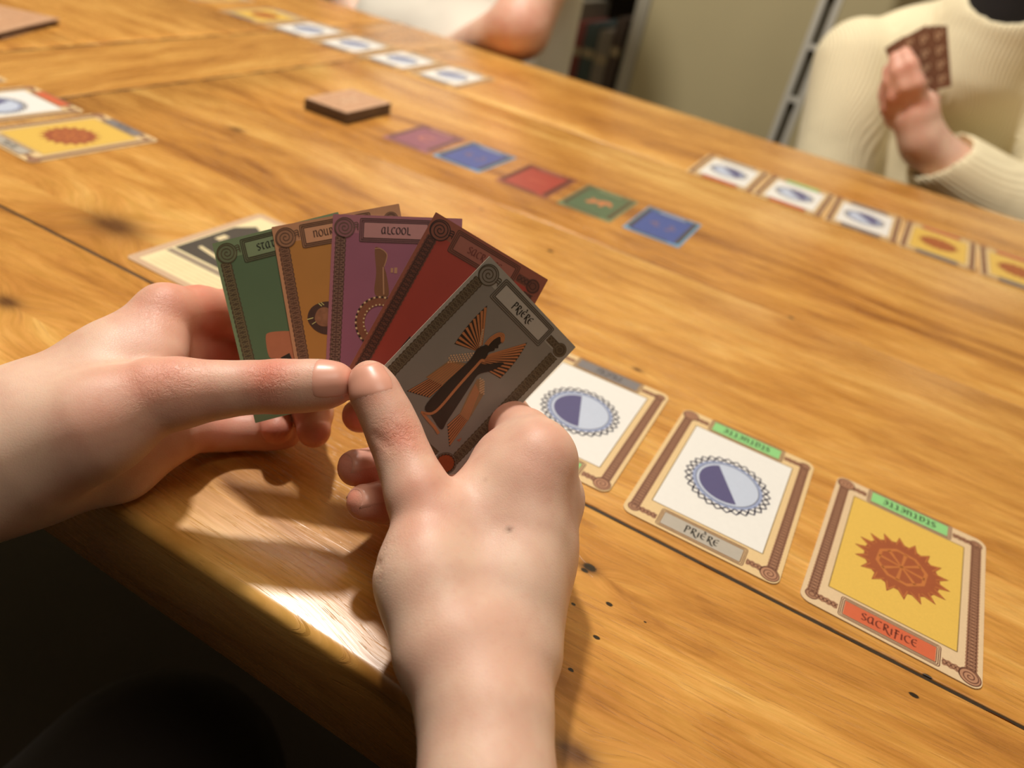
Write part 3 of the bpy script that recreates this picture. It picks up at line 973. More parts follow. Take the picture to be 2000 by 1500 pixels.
def figure():
    z = T + .06
    D, C, TN, PL = MB(), MB(), MB(), MB()
    wing(D, C, (-3.4, 6.4), (-2.9, 9.6), (-10.2, 3.2), (-11.2, 19.8), 9, z, .5, .08)          # raised wing
    wing(D, C, (0.3, 3.4), (1.0, 9.0), (9.8, 5.6), (7.9, 20.6), 11, z, .5, .08)               # wing in front
    wing(D, C, (-2.6, -3.4), (-6.0, -3.0), (-3.6, -15.2), (-10.8, -18.6), 8, z, .5, 0)        # lower wing behind
    TN.flat([(-2.4, 1.5), (-7.6, -1.8), (-9.4, -11.0), (-3.2, -9.2)], z + .05)
    for i in range(7):
        t = (i + .5) / 7
        C.ribbon(seg((-2.6 - 4.6 * t, .4 - 2.6 * t), (-3.4 - 5.8 * t, -9.2 - 1.7 * t), 4), .35, z + .08)
    wing(D, C, (8.2, -8.0), (11.4, -9.6), (7.4, -17.8), (13.5, -22.9), 7, z, .5, 0)           # lower wing in front
    TN.flat([(3.9, 0.2), (6.4, 1.2), (9.4, -2.0), (12.0, -12.3), (7.9, -12.4), (5.2, -5.0)], z + .05)
    for i in range(6):
        t = (i + .5) / 6
        C.ribbon(seg((4.6 + 3.2 * t, -1.4 - 1.2 * t), (8.2 + 3.6 * t, -12.2 + .2 * t), 4), .35, z + .08)
    # small scale feathers
    for (ox, oy, ux, uy, vx, vy, nu, nv) in ((-3.3, 5.4, -5.6, -6.4, 1.6, -2.4, 9, 4), (4.6, .9, 3.6, -3.6, 1.8, .6, 6, 4), (-3.6, 9.2, -3.4, 4.6, .8, -1.6, 7, 3)):
        for i in range(nu):
            for j in range(nv):
                t, s_ = (i + .5 * (j % 2)) / nu, j / nv
                cx, cy = ox + ux * t + vx * s_, oy + uy * t + vy * s_
                PL.flat([(cx - .32, cy + .1), (cx, cy - .42), (cx + .34, cy + .05), (cx + .05, cy + .38)], z + .12)
    body = smooth_path([(-2.2, 10.3), (-3.4, 7.4), (-2.6, 3.2), (-2.9, -3.0), (-3.2, -9.5), (-2.6, -18.3), (1.4, -19.2), (7.0, -20.3), (6.4, -16.5), (5.0, -9.0), (3.6, -2.0), (3.2, 1.6), (5.6, 5.6), (7.0, 9.9), (5.6, 9.4), (3.4, 6.6), (1.2, 4.8), (1.0, 7.4), (0.4, 9.2), (1.3, 10.8), (1.0, 11.6), (1.7, 12.4), (1.1, 13.2), (1.2, 14.4), (0.5, 16.0), (-1.0, 16.4), (-2.2, 15.0), (-2.5, 12.4)], 5, True)
    D.flat([tuple(p) for p in body], z + .15)
    for q in range(3):
        C.ribbon(smooth_path([(-2.6 + q * .5, 10.2 + q * .2), (-2.7 + q * .5, 13.0), (-1.9 + q * .4, 15.8 - q * .3), (-.3, 16.9 - q * .6), (1.1 - q * .25, 15.8 - q * .4), (1.4 - q * .2, 14.6)]), .45, z + .18)
    C.ribbon(smooth_path([(1.5, 6.0), (0.5, 5.6), (0.5, 2.8), (.8, -6.0), (1.3, -14.5), (.9, -18.0), (-.6, -19.6), (-2.4, -20.5)]), .9, z + .18)
    C.ribbon(smooth_path([(-1.6, -20.4), (1.6, -20.9), (4.6, -21.2), (7.4, -21.9)]), 1.0, z + .18)
    return D, C, TN, PL
D, C, TN, PL = figure()
fo = obj('winged_figure', D.mesh('winged_figure', [SILH]), None, held['grey']); fo['label'] = 'dark winged figure with a staff'
obj('figure_stripes', C.mesh('figure_stripes', [COPPER]), None, fo)
obj('wing_cover', TN.mesh('wing_cover', [TAN]), None, fo)
obj('scale_feathers', PL.mesh('scale_feathers', [PALE]), None, fo)
mb = MB(); mb.flat(circle(16.6, -28.0, 4.0, 32), T + .10)
md = obj('medallion', mb.mesh('medallion', [SILH]), None, held['grey'])
mb = MB(); mb.flat([((2.9 + (.35 if i % 2 else 0)) * math.cos(i * math.pi / 18) + 16.6, (2.9 + (.35 if i % 2 else 0)) * math.sin(i * math.pi / 18) - 28.0) for i in range(36)], T + .13)
obj('medallion_sun', mb.mesh('medallion_sun', [mat('medallion_rust', srgb(150, 74, 40), .45, coat=.2, noise=.15, nscale=900)]), None, md)
mb = MB()
mb.ribbon(circle(16.6, -28.0, 3.7, 30), .3, T + .13, closed=True)
for i in range(18):
    a = i * math.pi / 9; mb.ribbon([(16.6 + 3.2 * math.cos(a), -28 + 3.2 * math.sin(a)), (16.6 + 3.7 * math.cos(a + .12), -28 + 3.7 * math.sin(a + .12))], .22, T + .13)
obj('medallion_ring', mb.mesh('medallion_ring', [mat('medallion_line', srgb(120, 108, 92), .45)]), None, md)
# necklace and jug on the purple card
mb = MB(); mb.flat([tuple(p) for p in smooth_path([(-7.3, 20.0), (-5.4, 20.1), (-3.2, 18.4), (-3.3, 16.0), (-3.9, 14.0), (-2.9, 11.0), (-2.0, 4.0), (-6.6, 4.4), (-6.5, 12.0)], 5, True)], T + .06)
jg = obj('jug_print', mb.mesh('jug_print', [mat('jug_brown', srgb(120, 74, 44), .45, coat=.2, noise=.12)]), None, held['purple'])
mb = MB(); mb.ribbon(smooth_path([(-7.3, 20.0), (-5.4, 20.1), (-3.2, 18.4), (-3.3, 16.0), (-3.9, 14.0)]), .3, T + .09); mb.ribbon(seg((-4.2, 13.8), (-3.6, 4.4)), .4, T + .09); mb.flat(rect(-1.6, 12.0, -.8, 13.6), T + .07); mb.flat(rect(-.4, 11.8, .6, 13.8), T + .07)
obj('jug_highlight', mb.mesh('jug_highlight', [mat('jug_line', srgb(176, 126, 92), .45)]), None, jg)
mb = MB(); mb.ribbon(arc_pts(-4.6, -5.0, 6.6, 7.2, 60, 300, 40), 3.2, T + .10)
nk = obj('necklace_print', mb.mesh('necklace_print', [mat('necklace_brown', srgb(128, 72, 46), .45, coat=.2, noise=.2)]), None, held['purple'])
mb = MB()
for rr, r0 in ((8.0, .34), (5.4, .28)):
    for a in range(66, 300, 13):
        mb.flat(circle(-4.6 + rr * math.cos(math.radians(a)), -5.0 + (rr + .5) * math.sin(math.radians(a)), r0, 10), T + .14)
obj('necklace_beads', mb.mesh('necklace_beads', [mat('bead_print', srgb(210, 178, 130), .45)]), None, nk)
mb = MB()
for a in range(60, 300, 13): mb.flat(circle(-4.6 + 8.0 * math.cos(math.radians(a)), -5.0 + 8.5 * math.sin(math.radians(a)), .36, 10), T + .13)
obj('necklace_dark_beads', mb.mesh('necklace_dark_beads', [SILH]), None, nk)
# fruit on the orange card
mb = MB(); mb.flat([tuple(p) for p in smooth_path([(-15.4, -2.0), (-13.6, 1.6), (-9.6, 2.9), (-6.0, 2.0), (-4.0, -2.4), (-6.0, -7.0), (-9.8, -8.3), (-13.6, -6.0)], 5, True)], T + .06)
fr_ = obj('fruit_print', mb.mesh('fruit_print', [mat('fruit_dark', srgb(74, 46, 36), .45, coat=.2, noise=.2)]), None, held['orange'])
mb = MB(); mb.flat([tuple(p) for p in smooth_path([(-13.0, -2.4), (-11.4, .6), (-8.6, .9), (-6.4, -1.6), (-8.0, -5.2), (-11.4, -5.0)], 5, True)], T + .09)
obj('fruit_flesh', mb.mesh('fruit_flesh', [mat('fruit_flesh', srgb(142, 92, 64), .45, coat=.2, noise=.5, nscale=500)]), None, fr_)
mb = MB(); mb.ribbon(seg((-15.5, -2.0), (-13.4, -1.8)), .3, T + .1); mb.ribbon(seg((-10.8, 2.7), (-9.9, 1.6)), .3, T + .1); mb.ribbon(seg((-10.0, 2.9), (-9.1, 1.8)), .25, T + .1); mb.ribbon(seg((-14.2, -3.9), (-12.8, -3.3)), .22, T + .1)
obj('fruit_glints', mb.mesh('fruit_glints', [mat('glint_print', srgb(206, 190, 120), .45)]), None, fr_)
# statuette on the green card, blade on the red card
mb = MB(); mb.flat([tuple(p) for p in smooth_path([(-12.3, -11.0), (-11.9, -4.4), (-10.4, -3.0), (-6.0, -3.6), (-2.0, -4.6), (2.0, -5.0), (5.0, -12.0), (5.0, -22.0), (-9.0, -22.0), (-9.6, -13.0)], 4, True)], T + .06)
sp = obj('statuette_print', mb.mesh('statuette_print', [mat('terracotta_print', srgb(176, 106, 74), .45, coat=.2, noise=.08)]), None, held['green'])
mb = MB(); mb.flat([(-8.6, -12.2), (-5.4, -11.4), (-5.0, -14.0), (-8.4, -15.0)], T + .09)
obj('statuette_shadow', mb.mesh('statuette_shadow', [SILH]), None, sp)
mb = MB(); mb.flat([(-9.7, -8.4), (-7.8, -9.8), (-6.0, -16.0), (-10.6, -13.2)], T + .06)
obj('blade_print', mb.mesh('blade_print', [SILH]), None, held['red'])

# the open row of five in the middle of the table
MID = [('purple', -339), ('blue', -290), ('red', -231), ('green', -177.5), ('blue', -124)]
MLAB = ['purple card at the left end of the middle row, nearest the card stack', 'blue card between the purple and red cards of the middle row', 'red card in the centre of the middle row', 'green card in the middle row with an orange animal on it', 'blue card at the right end of the middle row']
for i, (k_, x_) in enumerate(MID):
    c = resource_card(k_, '', MLAB[i], 'middle row of resource cards')
    put_card(c, x_, 539.5 + (0, 1, -1, 0, 1)[i], (1.5, -0.5, 1.0, 0.5, 1.0)[i], 0.08)
    if k_ == 'green':
        mb = MB(); mb.flat([tuple(p) for p in smooth_path([(-9, -6), (-6, 0), (-8, 6), (-3, 3), (4, 8), (9, 6), (11, -2), (6, 1), (5, -7), (2, -7), (1, -1), (-5, -8)], 4, True)], T + .06)
        obj('animal_print', mb.mesh('animal_print', [mat('terracotta_print2', srgb(190, 120, 74), .5)]), None, c)
    elif k_ == 'blue':
        mb = MB()
        for (x0, y0) in ((-6, 2), (-4, -4), (6, 3), (8, -2), (5, -6), (-8, -1)): mb.ribbon(circle(x0, y0, 1.6, 12), .9, T + .06, closed=True)
        obj('trinket_print', mb.mesh('trinket_print', [mat('trinket_copper', srgb(140, 108, 104), .5)]), None, c)
    elif k_ == 'purple':
        mb = MB(); mb.ribbon(arc_pts(2, 0, 6, 6, 40, 320, 30), 2.6, T + .06)
        obj('necklace_print', mb.mesh('necklace_print_mid', [mat('necklace_pale', srgb(186, 118, 104), .5)]), None, c)
    else:
        mb = MB(); mb.flat([(-8, -6), (9, -2), (9.6, 1), (-6, -1)], T + .06)
        obj('blade_print', mb.mesh('blade_print_mid', [mat('blade_red', srgb(176, 82, 62), .5)]), None, c)

# ------------------------------------------------------------------ card stacks
BACK = mat('card_back', srgb(198, 152, 118), 0.45, coat=0.15, noise=0.25, nscale=160)
BACK_LINE = mat('card_back_line', srgb(226, 192, 158), 0.5)
STACK_SIDE = bpy.data.materials.new('card_edges')
g = NT(STACK_SIDE)
geo = g.new('ShaderNodeNewGeometry')
_, _, zz = g.xyz(geo.outputs['Position'])
wv = g.math('SINE', g.math('MULTIPLY', zz, 2 * math.pi / 0.00062))
g.L.new(g.mix(g.smooth(wv, -0.4, 0.6), srgb(92, 82, 74), srgb(168, 156, 142)), g.bsdf.inputs['Base Color'])
g.bsdf.inputs['Roughness'].default_value = 0.7
def card_stack(name, label, x, y, deg, w_, h_, n, back=True, seed=1, slip=0.5):
    root = bpy.data.objects.new(name, None); COL.objects.link(root)
    tag(root, label, 'card stack')
    rr = random.Random(seed)
    k = 'stk%dx%d' % (w_, h_)
    if k not in _cache:
        mb = MB(); mb.prism(rrect(w_, h_, 1.0, 2), 0, 0.42, 0, 1)
        _cache[k] = mb.mesh('stacked_card', [BACK, mat('stack_edge', srgb(124, 112, 102), .7, noise=.1)])
    for i in range(n):
        o = obj('stacked_card', _cache[k], None, root)
        o.location = (rr.uniform(-slip, slip) / 1000, rr.uniform(-slip, slip) / 1000, (0.1 + i * 0.47) / 1000)
        o.rotation_euler = (0, 0, math.radians(rr.uniform(-slip, slip)))
    def deco(mb):
        mb.ribbon(smooth_rect(-w_ / 2 + 3, -h_ / 2 + 3, w_ / 2 - 3, h_ / 2 - 3, 1), 1.0, 0, closed=True)
        for sx in (-1, 1):
            for sy in (-1, 1):
                mb.ribbon([(sx * (1 + 6 * t), sy * (2 + 16 * t + 2 * math.sin(9 * t))) for t in np.linspace(0, 1, 24)], 1.1, 0)
        mb.ribbon(circle(0, 0, 6, 24), 1.2, 0, closed=True)
    d_ = part('deco' + k, 'back_pattern', deco, [BACK_LINE], root)
    d_.location = (0, 0, (0.1 + n * 0.47 + .05) / 1000)
    a = math.radians(deg)
    place(root, (x, y, 0), (math.cos(a), math.sin(a), 0), (-math.sin(a), math.cos(a), 0))
    return root
card_stack('card_stack', 'brown backed draw stack beside the purple card of the middle row', -418, 537, 1.0, 44, 63, 20, seed=3)
card_stack('card_stack', 'loose brown card stack cut by the far left edge of the photo', at_z(-12, 52)[0] - 8, at_z(-12, 52)[1] + 4, 24.0, 63, 88, 12, seed=5, slip=2.6)

# picture card under the fan
root = None
mb = MB(); mb.prism(rrect(66, 92, 3.0), 0, T_CARD, 0, 1)
pc = obj('picture_card', mb.mesh('picture_card', [mat('pinkish_card', srgb(206, 172, 140), .45, coat=.2, noise=.06), PAPER_EDGE]))
tag(pc, 'cream framed card with dark picture, half hidden behind the green held card', 'card')
put_card(pc, -277.0, 274.5, -0.5)
mb = MB(); mb.flat(rect(-28, -42, 28, 41), T_CARD + .03)
pn = obj('panel', mb.mesh('picture_panel', [mat('ivory_panel', srgb(238, 222, 176), .45, coat=.2, noise=.05)]), None, pc)
mb = MB(); mb.flat([(-27, -21), (27, -21), (27, 27), (10, 30), (3, 25), (-4, 31), (-12, 26), (-20, 30), (-27, 20)], T_CARD + .06)
dp = obj('dark_picture', mb.mesh('dark_picture', [mat('picture_dark', srgb(66, 56, 46), .5, noise=.2)]), None, pc)
lt = mat('picture_light', srgb(226, 208, 164), .5)
for sh_ in ([(-23, 2), (-19, 2), (-19, 9), (-23, 9)], [(-20, -12), (6, -16), (6, -13.5), (-20, -9.5)], [(6, -8), (25, -10), (25, -2), (8, 0)], [(-6, 8), (4, 10), (2, 18), (-5, 16)]):
    mb = MB(); mb.flat(sh_, T_CARD + .09)
    obj('picture_light', mb.mesh('picture_light', [lt]), None, dp)
mb = MB(); mb.ribbon(seg((-27, -24.5), (27, -24.5)), 4.0, T_CARD + .06)
obj('grey_band', mb.mesh('grey_band', [mat('grey_band', srgb(150, 132, 112), .5)]), None, pc)
for q in range(4):
    mb = MB(); yq = -30 - q * 3.0
    mb.ribbon([(x_, yq) for x_ in np.linspace(-24, 24 - 6 * (q == 3), 9)], [.3, .6, .45, .6, .3, .6, .5, .6, .35], T_CARD + .06)
    obj('text_line', mb.mesh('text_line', [mat('text_brown', srgb(206, 182, 132), .5)]), None, pn)
# loose cards at the far left end
c = offering_card('sun', ('grey', ''), ('slate', ''), 'pale card cut by the top edge of the photo, left of the distant row', group=None)
_p = at_z(412, -9); put_card(c, _p[0], _p[1], 172)
c = offering_card('moon', ('grey', ''), ('slate', ''), 'brown card corner poking in above the half moon card at the left edge')
_p = at_z(18, 160); put_card(c, _p[0] - 34, _p[1] - 42, -3)

# ------------------------------------------------------------------ skin
def skin_material():
    M = bpy.data.materials.new('skin')
    g = NT(M)
    at = g.new('ShaderNodeAttribute', attribute_name='flush')
    wr = g.new('ShaderNodeAttribute', attribute_name='wrinkle')
    tc = g.new('ShaderNodeTexCoord')
    P = tc.outputs['Object']
    n1 = g.noise(P, 55.0, 3.0, 0.55)
    n2 = g.noise(P, 420.0, 2.0, 0.5)
    base = g.mix(g.smooth(n1, 0.35, 0.68), srgb(233, 198, 176), srgb(224, 181, 160))
    fl = g.math('MULTIPLY', at.outputs['Fac'], g.math('MULTIPLY_ADD', n1, 0.8, 0.6))
    col = g.mix(g.math('MINIMUM', fl, 0.95), base, srgb(220, 124, 100))
    col = g.mix(g.math('MULTIPLY', g.smooth(n2, 0.55, 0.75), 0.10), col, srgb(200, 130, 108))
    mo = g.new('ShaderNodeAttribute', attribute_name='mole')
    col = g.mix(g.math('MULTIPLY', mo.outputs['Fac'], 0.75), col, srgb(120, 74, 52))
    g.L.new(col, g.bsdf.inputs['Base Color'])
    g.bsdf.inputs['Roughness'].default_value = 0.46
    g.bsdf.inputs['Specular IOR Level'].default_value = 0.45
    g.bsdf.inputs['Subsurface Weight'].default_value = 0.4
    g.bsdf.inputs['Subsurface Radius'].default_value = (1.0, 0.35, 0.18)
    g.bsdf.inputs['Subsurface Scale'].default_value = 0.004
    # pores and fine diamond creases, knuckle folds where the attribute says so
    vor = g.new('ShaderNodeTexVoronoi', feature='DISTANCE_TO_EDGE')
    g.L.new(P, vor.inputs['Vector']); vor.inputs['Scale'].default_value = 1100.0
    cr = g.smooth(vor.outputs['Distance'], 0.0, 0.12)
    fine = g.noise(P, 1800.0, 2.0)
    h = g.math('ADD', g.math('MULTIPLY', cr, 0.5), g.math('MULTIPLY', fine, 0.5))
    nA = g.bump(h, 0.00006, 0.65)
    sep = g.vmath('MULTIPLY', P, (1, 1, 1)).outputs[0]
    fold = g.noise(sep, 520.0, 3.0, 0.6, 1.6)
    nB = g.bump(g.math('MULTIPLY', wr.outputs['Fac'], g.smooth(fold, 0.42, 0.58)), 0.00016, 0.7, nA)
    g.L.new(nB, g.bsdf.inputs['Normal'])
    return M
SKIN = skin_material()
NAILM = mat('fingernail', srgb(231, 168, 146), 0.36, coat=0.12, noise=0.05, nscale=200)

def set_attr(me, name, V, spots):
    """soft spots: (point, radius, strength)"""
    a = np.zeros(len(V), np.float32)
    for p, r, s_ in spots:
        d2 = ((V - np.array(p)) ** 2).sum(1)
        a = np.maximum(a, s_ * np.exp(-d2 / (r * r)))
    at = me.attributes.new(name, 'FLOAT', 'POINT')
    at.data.foreach_set('value', a)

def nail(fld, centre, along, face, length, width, parent, name='fingernail'):
    """plate that hugs the fingertip: rows along the finger, columns across"""
    A = np.array(along, float); A /= np.linalg.norm(A)
    N = np.array(face, float); N -= A * (N @ A); N /= np.linalg.norm(N)
    S = np.cross(A, N)
    nu, nv = 13, 11
    P = []
    for i in range(nu):
        for j in range(nv):
            u = -1 + 2 * i / (nu - 1); v = -1 + 2 * j / (nv - 1)
            # rounded outline: squircle towards the cuticle, flatter free edge
            ww = (1 - 0.32 * max(0, -u) ** 2.5 - 0.12 * max(0, u) ** 4) * width / 2
            uu = u * length / 2 - (0.9 if u < 0 else -0.7) * (v * v) * (1.0 if u < 0 else -0.9) * abs(u) * -1.0
            P.append(np.array(centre) + A * uu + S * v * ww)
    P = np.array(P)
    D = np.tile(N, (len(P), 1))
    # fan the search direction so the plate wraps round the sides
    vv = np.array([[-1 + 2 * j / (nv - 1) for j in range(nv)] for i in range(nu)]).ravel()
    D = N[None] * np.cos(vv * .75)[:, None] + S[None] * np.sin(vv * .75)[:, None]
    base = P - D * 0.0
    t = np.zeros(len(P))
    for _ in range(60):
        X = base + D * t[:, None]
        t = np.clip(t - np.clip(fld.sample(X), -1, 1) * 0.6, 0, 11)
    uu = np.array([[-1 + 2 * i / (nu - 1) for j in range(nv)] for i in range(nu)]).ravel()
    lift = 0.09 - 0.30 * np.clip(np.abs(vv) - .82, 0, 1) * 4 - 0.30 * np.clip(-uu - .80, 0, 1) * 5 + 0.3 * np.clip(uu - .8, 0, 1)
    X = base + D * (t + lift)[:, None]
    low = X - D * 0.55
    V = np.concatenate([X, low])
    F = []
    k = nu * nv
    for i in range(nu - 1):
        for j in range(nv - 1):
            a = i * nv + j
            F.append((a, a + nv, a + nv + 1, a + 1)); F.append((k + a, k + a + 1, k + a + nv + 1, k + a + nv))
    rim = [j for j in range(nv)] + [i * nv + nv - 1 for i in range(1, nu)] + [(nu - 1) * nv + j for j in range(nv - 2, -1, -1)] + [i * nv for i in range(nu - 2, 0, -1)]
    for a, b in zip(rim, rim[1:] + rim[:1]):
        F.append((a, b, k + b, k + a))
    me = mesh(name, wmm(V), F, True)
    return obj(name, me, NAILM, parent)

player = bpy.data.objects.new('person', None); COL.objects.link(player)
tag(player, 'person in dark clothes whose two bare hands hold the card fan', 'person')

VOX = 1.0
# ---------------- right hand
def cq(*a): return Q(*a)
R = {}
R['th'] = [(cq(722, 742, 232), 6.1), (cq(733, 768, 231), 7.0), (cq(757, 815, 229.5), 7.3), (cq(775, 858, 228), 7.55), (cq(795, 910, 225), 7.9), (cq(818, 965, 221), 9.2), (cq(838, 1020, 218), 10.6)]
R['ix'] = [(cq(1056, 896, 230), 9.8), (cq(1026, 856, 247), 9.2), (cq(985, 815, 268), 8.6), (cq(890, 790, 276), 7.6), (cq(805, 795, 276), 7.5), (cq(748, 806, 270), 6.6), (cq(702, 812, 262), 6.0)]
R['mi'] = [(cq(1074, 980, 240), 9.4), (cq(1050, 915, 262), 8.4), (cq(1000, 890, 272), 8.4), (cq(900, 895, 268), 7.6), (cq(815, 905, 260), 7.4), (cq(745, 912, 250), 6.6), (cq(695, 914, 243), 6.0)]
R['ri'] = [(cq(1060, 1040, 244), 9.0), (cq(1040, 985, 262), 8.0), (cq(990, 965, 268), 7.8), (cq(900, 970, 258), 7.2), (cq(820, 978, 248), 7.0), (cq(755, 980, 238), 6.3), (cq(712, 981, 231), 5.6)]
R['pi'] = [(cq(1036, 1090, 240), 8.2), (cq(1015, 1050, 252), 7.0), (cq(960, 1035, 254), 6.6), (cq(890, 1040, 248), 6.2), (cq(830, 1045, 240), 5.9), (cq(790, 1050, 234), 5.2)]
wrist_R = cq(952, 1400, 184)
elbow_R = np.array([60.0, -110.0, -40.0])
lo = np.array([-160, -30, -30.0]); hi = np.array([45, 235, 125.0])
allp = np.array([p for c in R.values() for p, _ in c] + [cq(950, 1560, 170)])
FR = Field(allp.min(0) - [26, 80, 44], allp.max(0) + [40, 22, 22], VOX)
pal = [
    (cq(838, 1020, 218), cq(838, 1130, 210), 10.6, 13.6), (cq(838, 1130, 210), cq(872, 1265, 199), 13.6, 14.2),
    (cq(1050, 906, 231), cq(1024, 1060, 221), 9.6, 10.6), (cq(1024, 1060, 221), cq(988, 1270, 203), 10.6, 13.0),
    (cq(890, 995, 221), cq(1010, 965, 228), 6.5, 8.0), (cq(922, 968, 230), cq(1015, 880, 242), 6.5, 8.5), (cq(960, 960, 230), cq(1040, 900, 234), 8.5, 9.5), (cq(985, 900, 244), cq(1030, 862, 250), 8.0, 8.5), (cq(995, 905, 236), cq(1045, 885, 235), 9.0, 9.5), (cq(1046, 930, 230), cq(1058, 985, 236), 9.8, 9.8), (cq(1020, 950, 227), cq(1034, 1040, 227), 9.8, 9.8), (cq(900, 1060, 218), cq(1010, 1020, 224), 9.0, 9.5), (cq(905, 1150, 212), cq(1005, 1140, 213), 11.5, 11.5),
    (cq(1068, 985, 241), cq(1046, 1090, 230), 9.4, 10.6), (cq(1046, 1090, 230), cq(1000, 1270, 210), 10.6, 13.0),
    (cq(1056, 1045, 245), cq(988, 1270, 217), 9.0, 12.0), (cq(1030, 1095, 242), cq(962, 1290, 214), 8.6, 12.0),
    (cq(900, 1120, 226), cq(940, 1290, 208), 12.0, 13.0), (cq(980, 1080, 236), cq(960, 1260, 218), 10.0, 12.0),
    (cq(912, 1275, 199), cq(948, 1405, 187), 14.5, 13.8), (cq(965, 1280, 205), cq(950, 1405, 194), 14.0, 14.0),
    (cq(948, 1405, 187), cq(950, 1560, 176), 13.8, 13.8), (cq(950, 1405, 194), cq(952, 1560, 182), 14.0, 14.4),
]
for a, b, ra, rb in pal: FR.add(a, b, ra, rb, 8.0)
fore = cq(953, 1560, 174)
FR.add(fore, fore + (elbow_R - fore) * 0.30, 14.6, 19.0, 8)
FR.chain(R['th'], 4.0, 9.0, 26.0, 0.8)
for k_ in ('ix', 'mi', 'ri', 'pi'): FR.chain(R[k_], 3.5, 7.0, 15.0, 0.7)
# knuckles, web fold, creases beside the thumb
FR.add(cq(1084, 968, 237), cq(1080, 976, 238), 7.0, 7.0, 6)
FR.cut(cq(722, 1062, 213), cq(745, 1066, 205), 0.7, 0.3, 1.6)
FR.cut(cq(725, 1100, 210), cq(742, 1102, 203), 0.5, 0.3, 1.6)
FR.cut(cq(728, 848, 221), cq(760, 872, 218.5), 0.45, 0.3, 1.6)
V, F = FR.skin(2)
V[:, 2] = np.where((V[:, 1] > 113.0) & (V[:, 2] < 0.3), 0.3, V[:, 2])   # flesh flattens on the table
me = np_mesh('arm', wmm(V), F)
set_attr(me, 'flush', V, [(cq(722, 745, 226), 9, .55), (cq(790, 850, 221), 8, .75), (cq(1062, 890, 222), 16, .22), (cq(840, 970, 212), 14, .35), (cq(700, 812, 260), 13, .9), (cq(690, 912, 243), 13, .8), (cq(708, 980, 232), 13, .8), (cq(820, 905, 260), 30, .7), (cq(1000, 830, 255), 16, .5)])
set_attr(me, 'wrinkle', V, [(cq(785, 848, 221), 7, 1.0), (cq(1062, 890, 221), 9, .2), (cq(740, 1080, 206), 8, .7)])
_d = np.abs(np.stack([((V - np.array([0, 0, CAM_H])) @ CAM_R) / ((V - np.array([0, 0, CAM_H])) @ CAM_F) * FPX + 1000, 750 - ((V - np.array([0, 0, CAM_H])) @ CAM_U) / ((V - np.array([0, 0, CAM_H])) @ CAM_F) * FPX], 1) - np.array([993, 1028])).sum(1)
_mole = V[np.argsort(_d)[:12]]; _mole = _mole[np.argmin(((_mole - np.array([0, 0, CAM_H])) @ CAM_F))]
set_attr(me, 'mole', V, [(_mole, 0.9, 1.0), (_mole + np.array([-14.0, 9, 4]), 0.7, .3)])
arm_r = obj('arm', me, SKIN, player); arm_r['label'] = 'right hand and forearm, thumb on the grey card'
nail(FR, cq(722, 750, 233), Q(716, 712, 231.5) - Q(734, 786, 230.5), -ray(700, 745) - 0.22 * CAM_R, 10.4, 8.0, arm_r)
for k_ in ('mi', 'ri', 'ix'):
    p_ = R[k_]
    ax = p_[-1][0] - p_[-2][0]; ax = ax / np.linalg.norm(ax)
    dn = np.array([-0.1, 0.25, 0.9]) if k_ != 'ix' else CAM_F + np.array([0, 0, .6])
    nail(FR, p_[-1][0] - ax * 0.5, ax, dn, 8.6, 8.4, arm_r)

# ---------------- left hand
Lh = {}
Lh['th'] = [(cq(657, 748, 236), 6.1), (cq(635, 751, 236), 7.0), (cq(590, 754, 235.5), 7.45), (cq(540, 755, 235), 7.75), (cq(480, 757, 234), 7.6), (cq(420, 762, 232), 8.4), (cq(350, 768, 230), 10.4), (cq(300, 775, 228.5), 12.0)]
Lh['ix'] = [(cq(322, 612, 258), 9.4), (cq(390, 608, 272), 8.7), (cq(452, 612, 284), 8.4), (cq(520, 650, 282), 7.6), (cq(570, 690, 276), 7.2), (cq(610, 735, 268), 6.2)]
Lh['mi'] = [(cq(335, 690, 264), 9.4), (cq(400, 685, 282), 8.6), (cq(470, 690, 294), 8.3), (cq(540, 720, 292), 7.6), (cq(592, 760, 286), 7.2), (cq(612, 805, 276), 6.6), (cq(613, 842, 268), 6.0)]
Lh['ri'] = [(cq(338, 765, 264), 9.0), (cq(400, 770, 279), 8.2), (cq(455, 778, 288), 7.8), (cq(505, 788, 287), 7.2), (cq(535, 805, 281), 6.6), (cq(541, 840, 272), 5.4)]
Lh['pi'] = [(cq(345, 832, 262), 8.4), (cq(395, 840, 270), 7.4), (cq(440, 842, 276), 7.0), (cq(490, 842, 279), 6.5), (cq(530, 845, 280), 6.1), (cq(560, 848, 280), 5.3)]
out_L = cq(-60, 915, 222)
allp = np.array([p for c in Lh.values() for p, _ in c] + [out_L, cq(0, 890, 225)])
FL = Field(allp.min(0) - [60, 60, 40], allp.max(0) + [20, 20, 22], VOX)
palL = [
    (cq(300, 775, 228.5), cq(180, 830, 224), 12.0, 15.0), (cq(180, 830, 224), cq(60, 880, 222), 15.0, 18.0),
    (cq(322, 612, 258), cq(210, 710, 243), 9.6, 11.5), (cq(210, 710, 243), cq(60, 810, 230), 11.5, 16.0),
    (cq(322, 632, 254), cq(322, 700, 245), 4.5, 5.5), (cq(300, 690, 248), cq(180, 770, 235), 9.0, 12.0),
    (cq(335, 690, 264), cq(180, 790, 242), 9.4, 13.0), (cq(338, 765, 264), cq(180, 850, 242), 9.2, 13.0), (cq(342, 832, 262), cq(200, 885, 246), 8.8, 12.5),
    (cq(345, 862, 259), cq(235, 912, 248), 6.5, 9.5), (cq(235, 912, 248), cq(60, 935, 234), 9.5, 14.5),
    (cq(60, 850, 226), out_L + np.array([0, 0, 4.0]), 19.5, 20.0), (cq(60, 922, 231), out_L + np.array([3, -5, -1.0]), 15.5, 18.5),
]
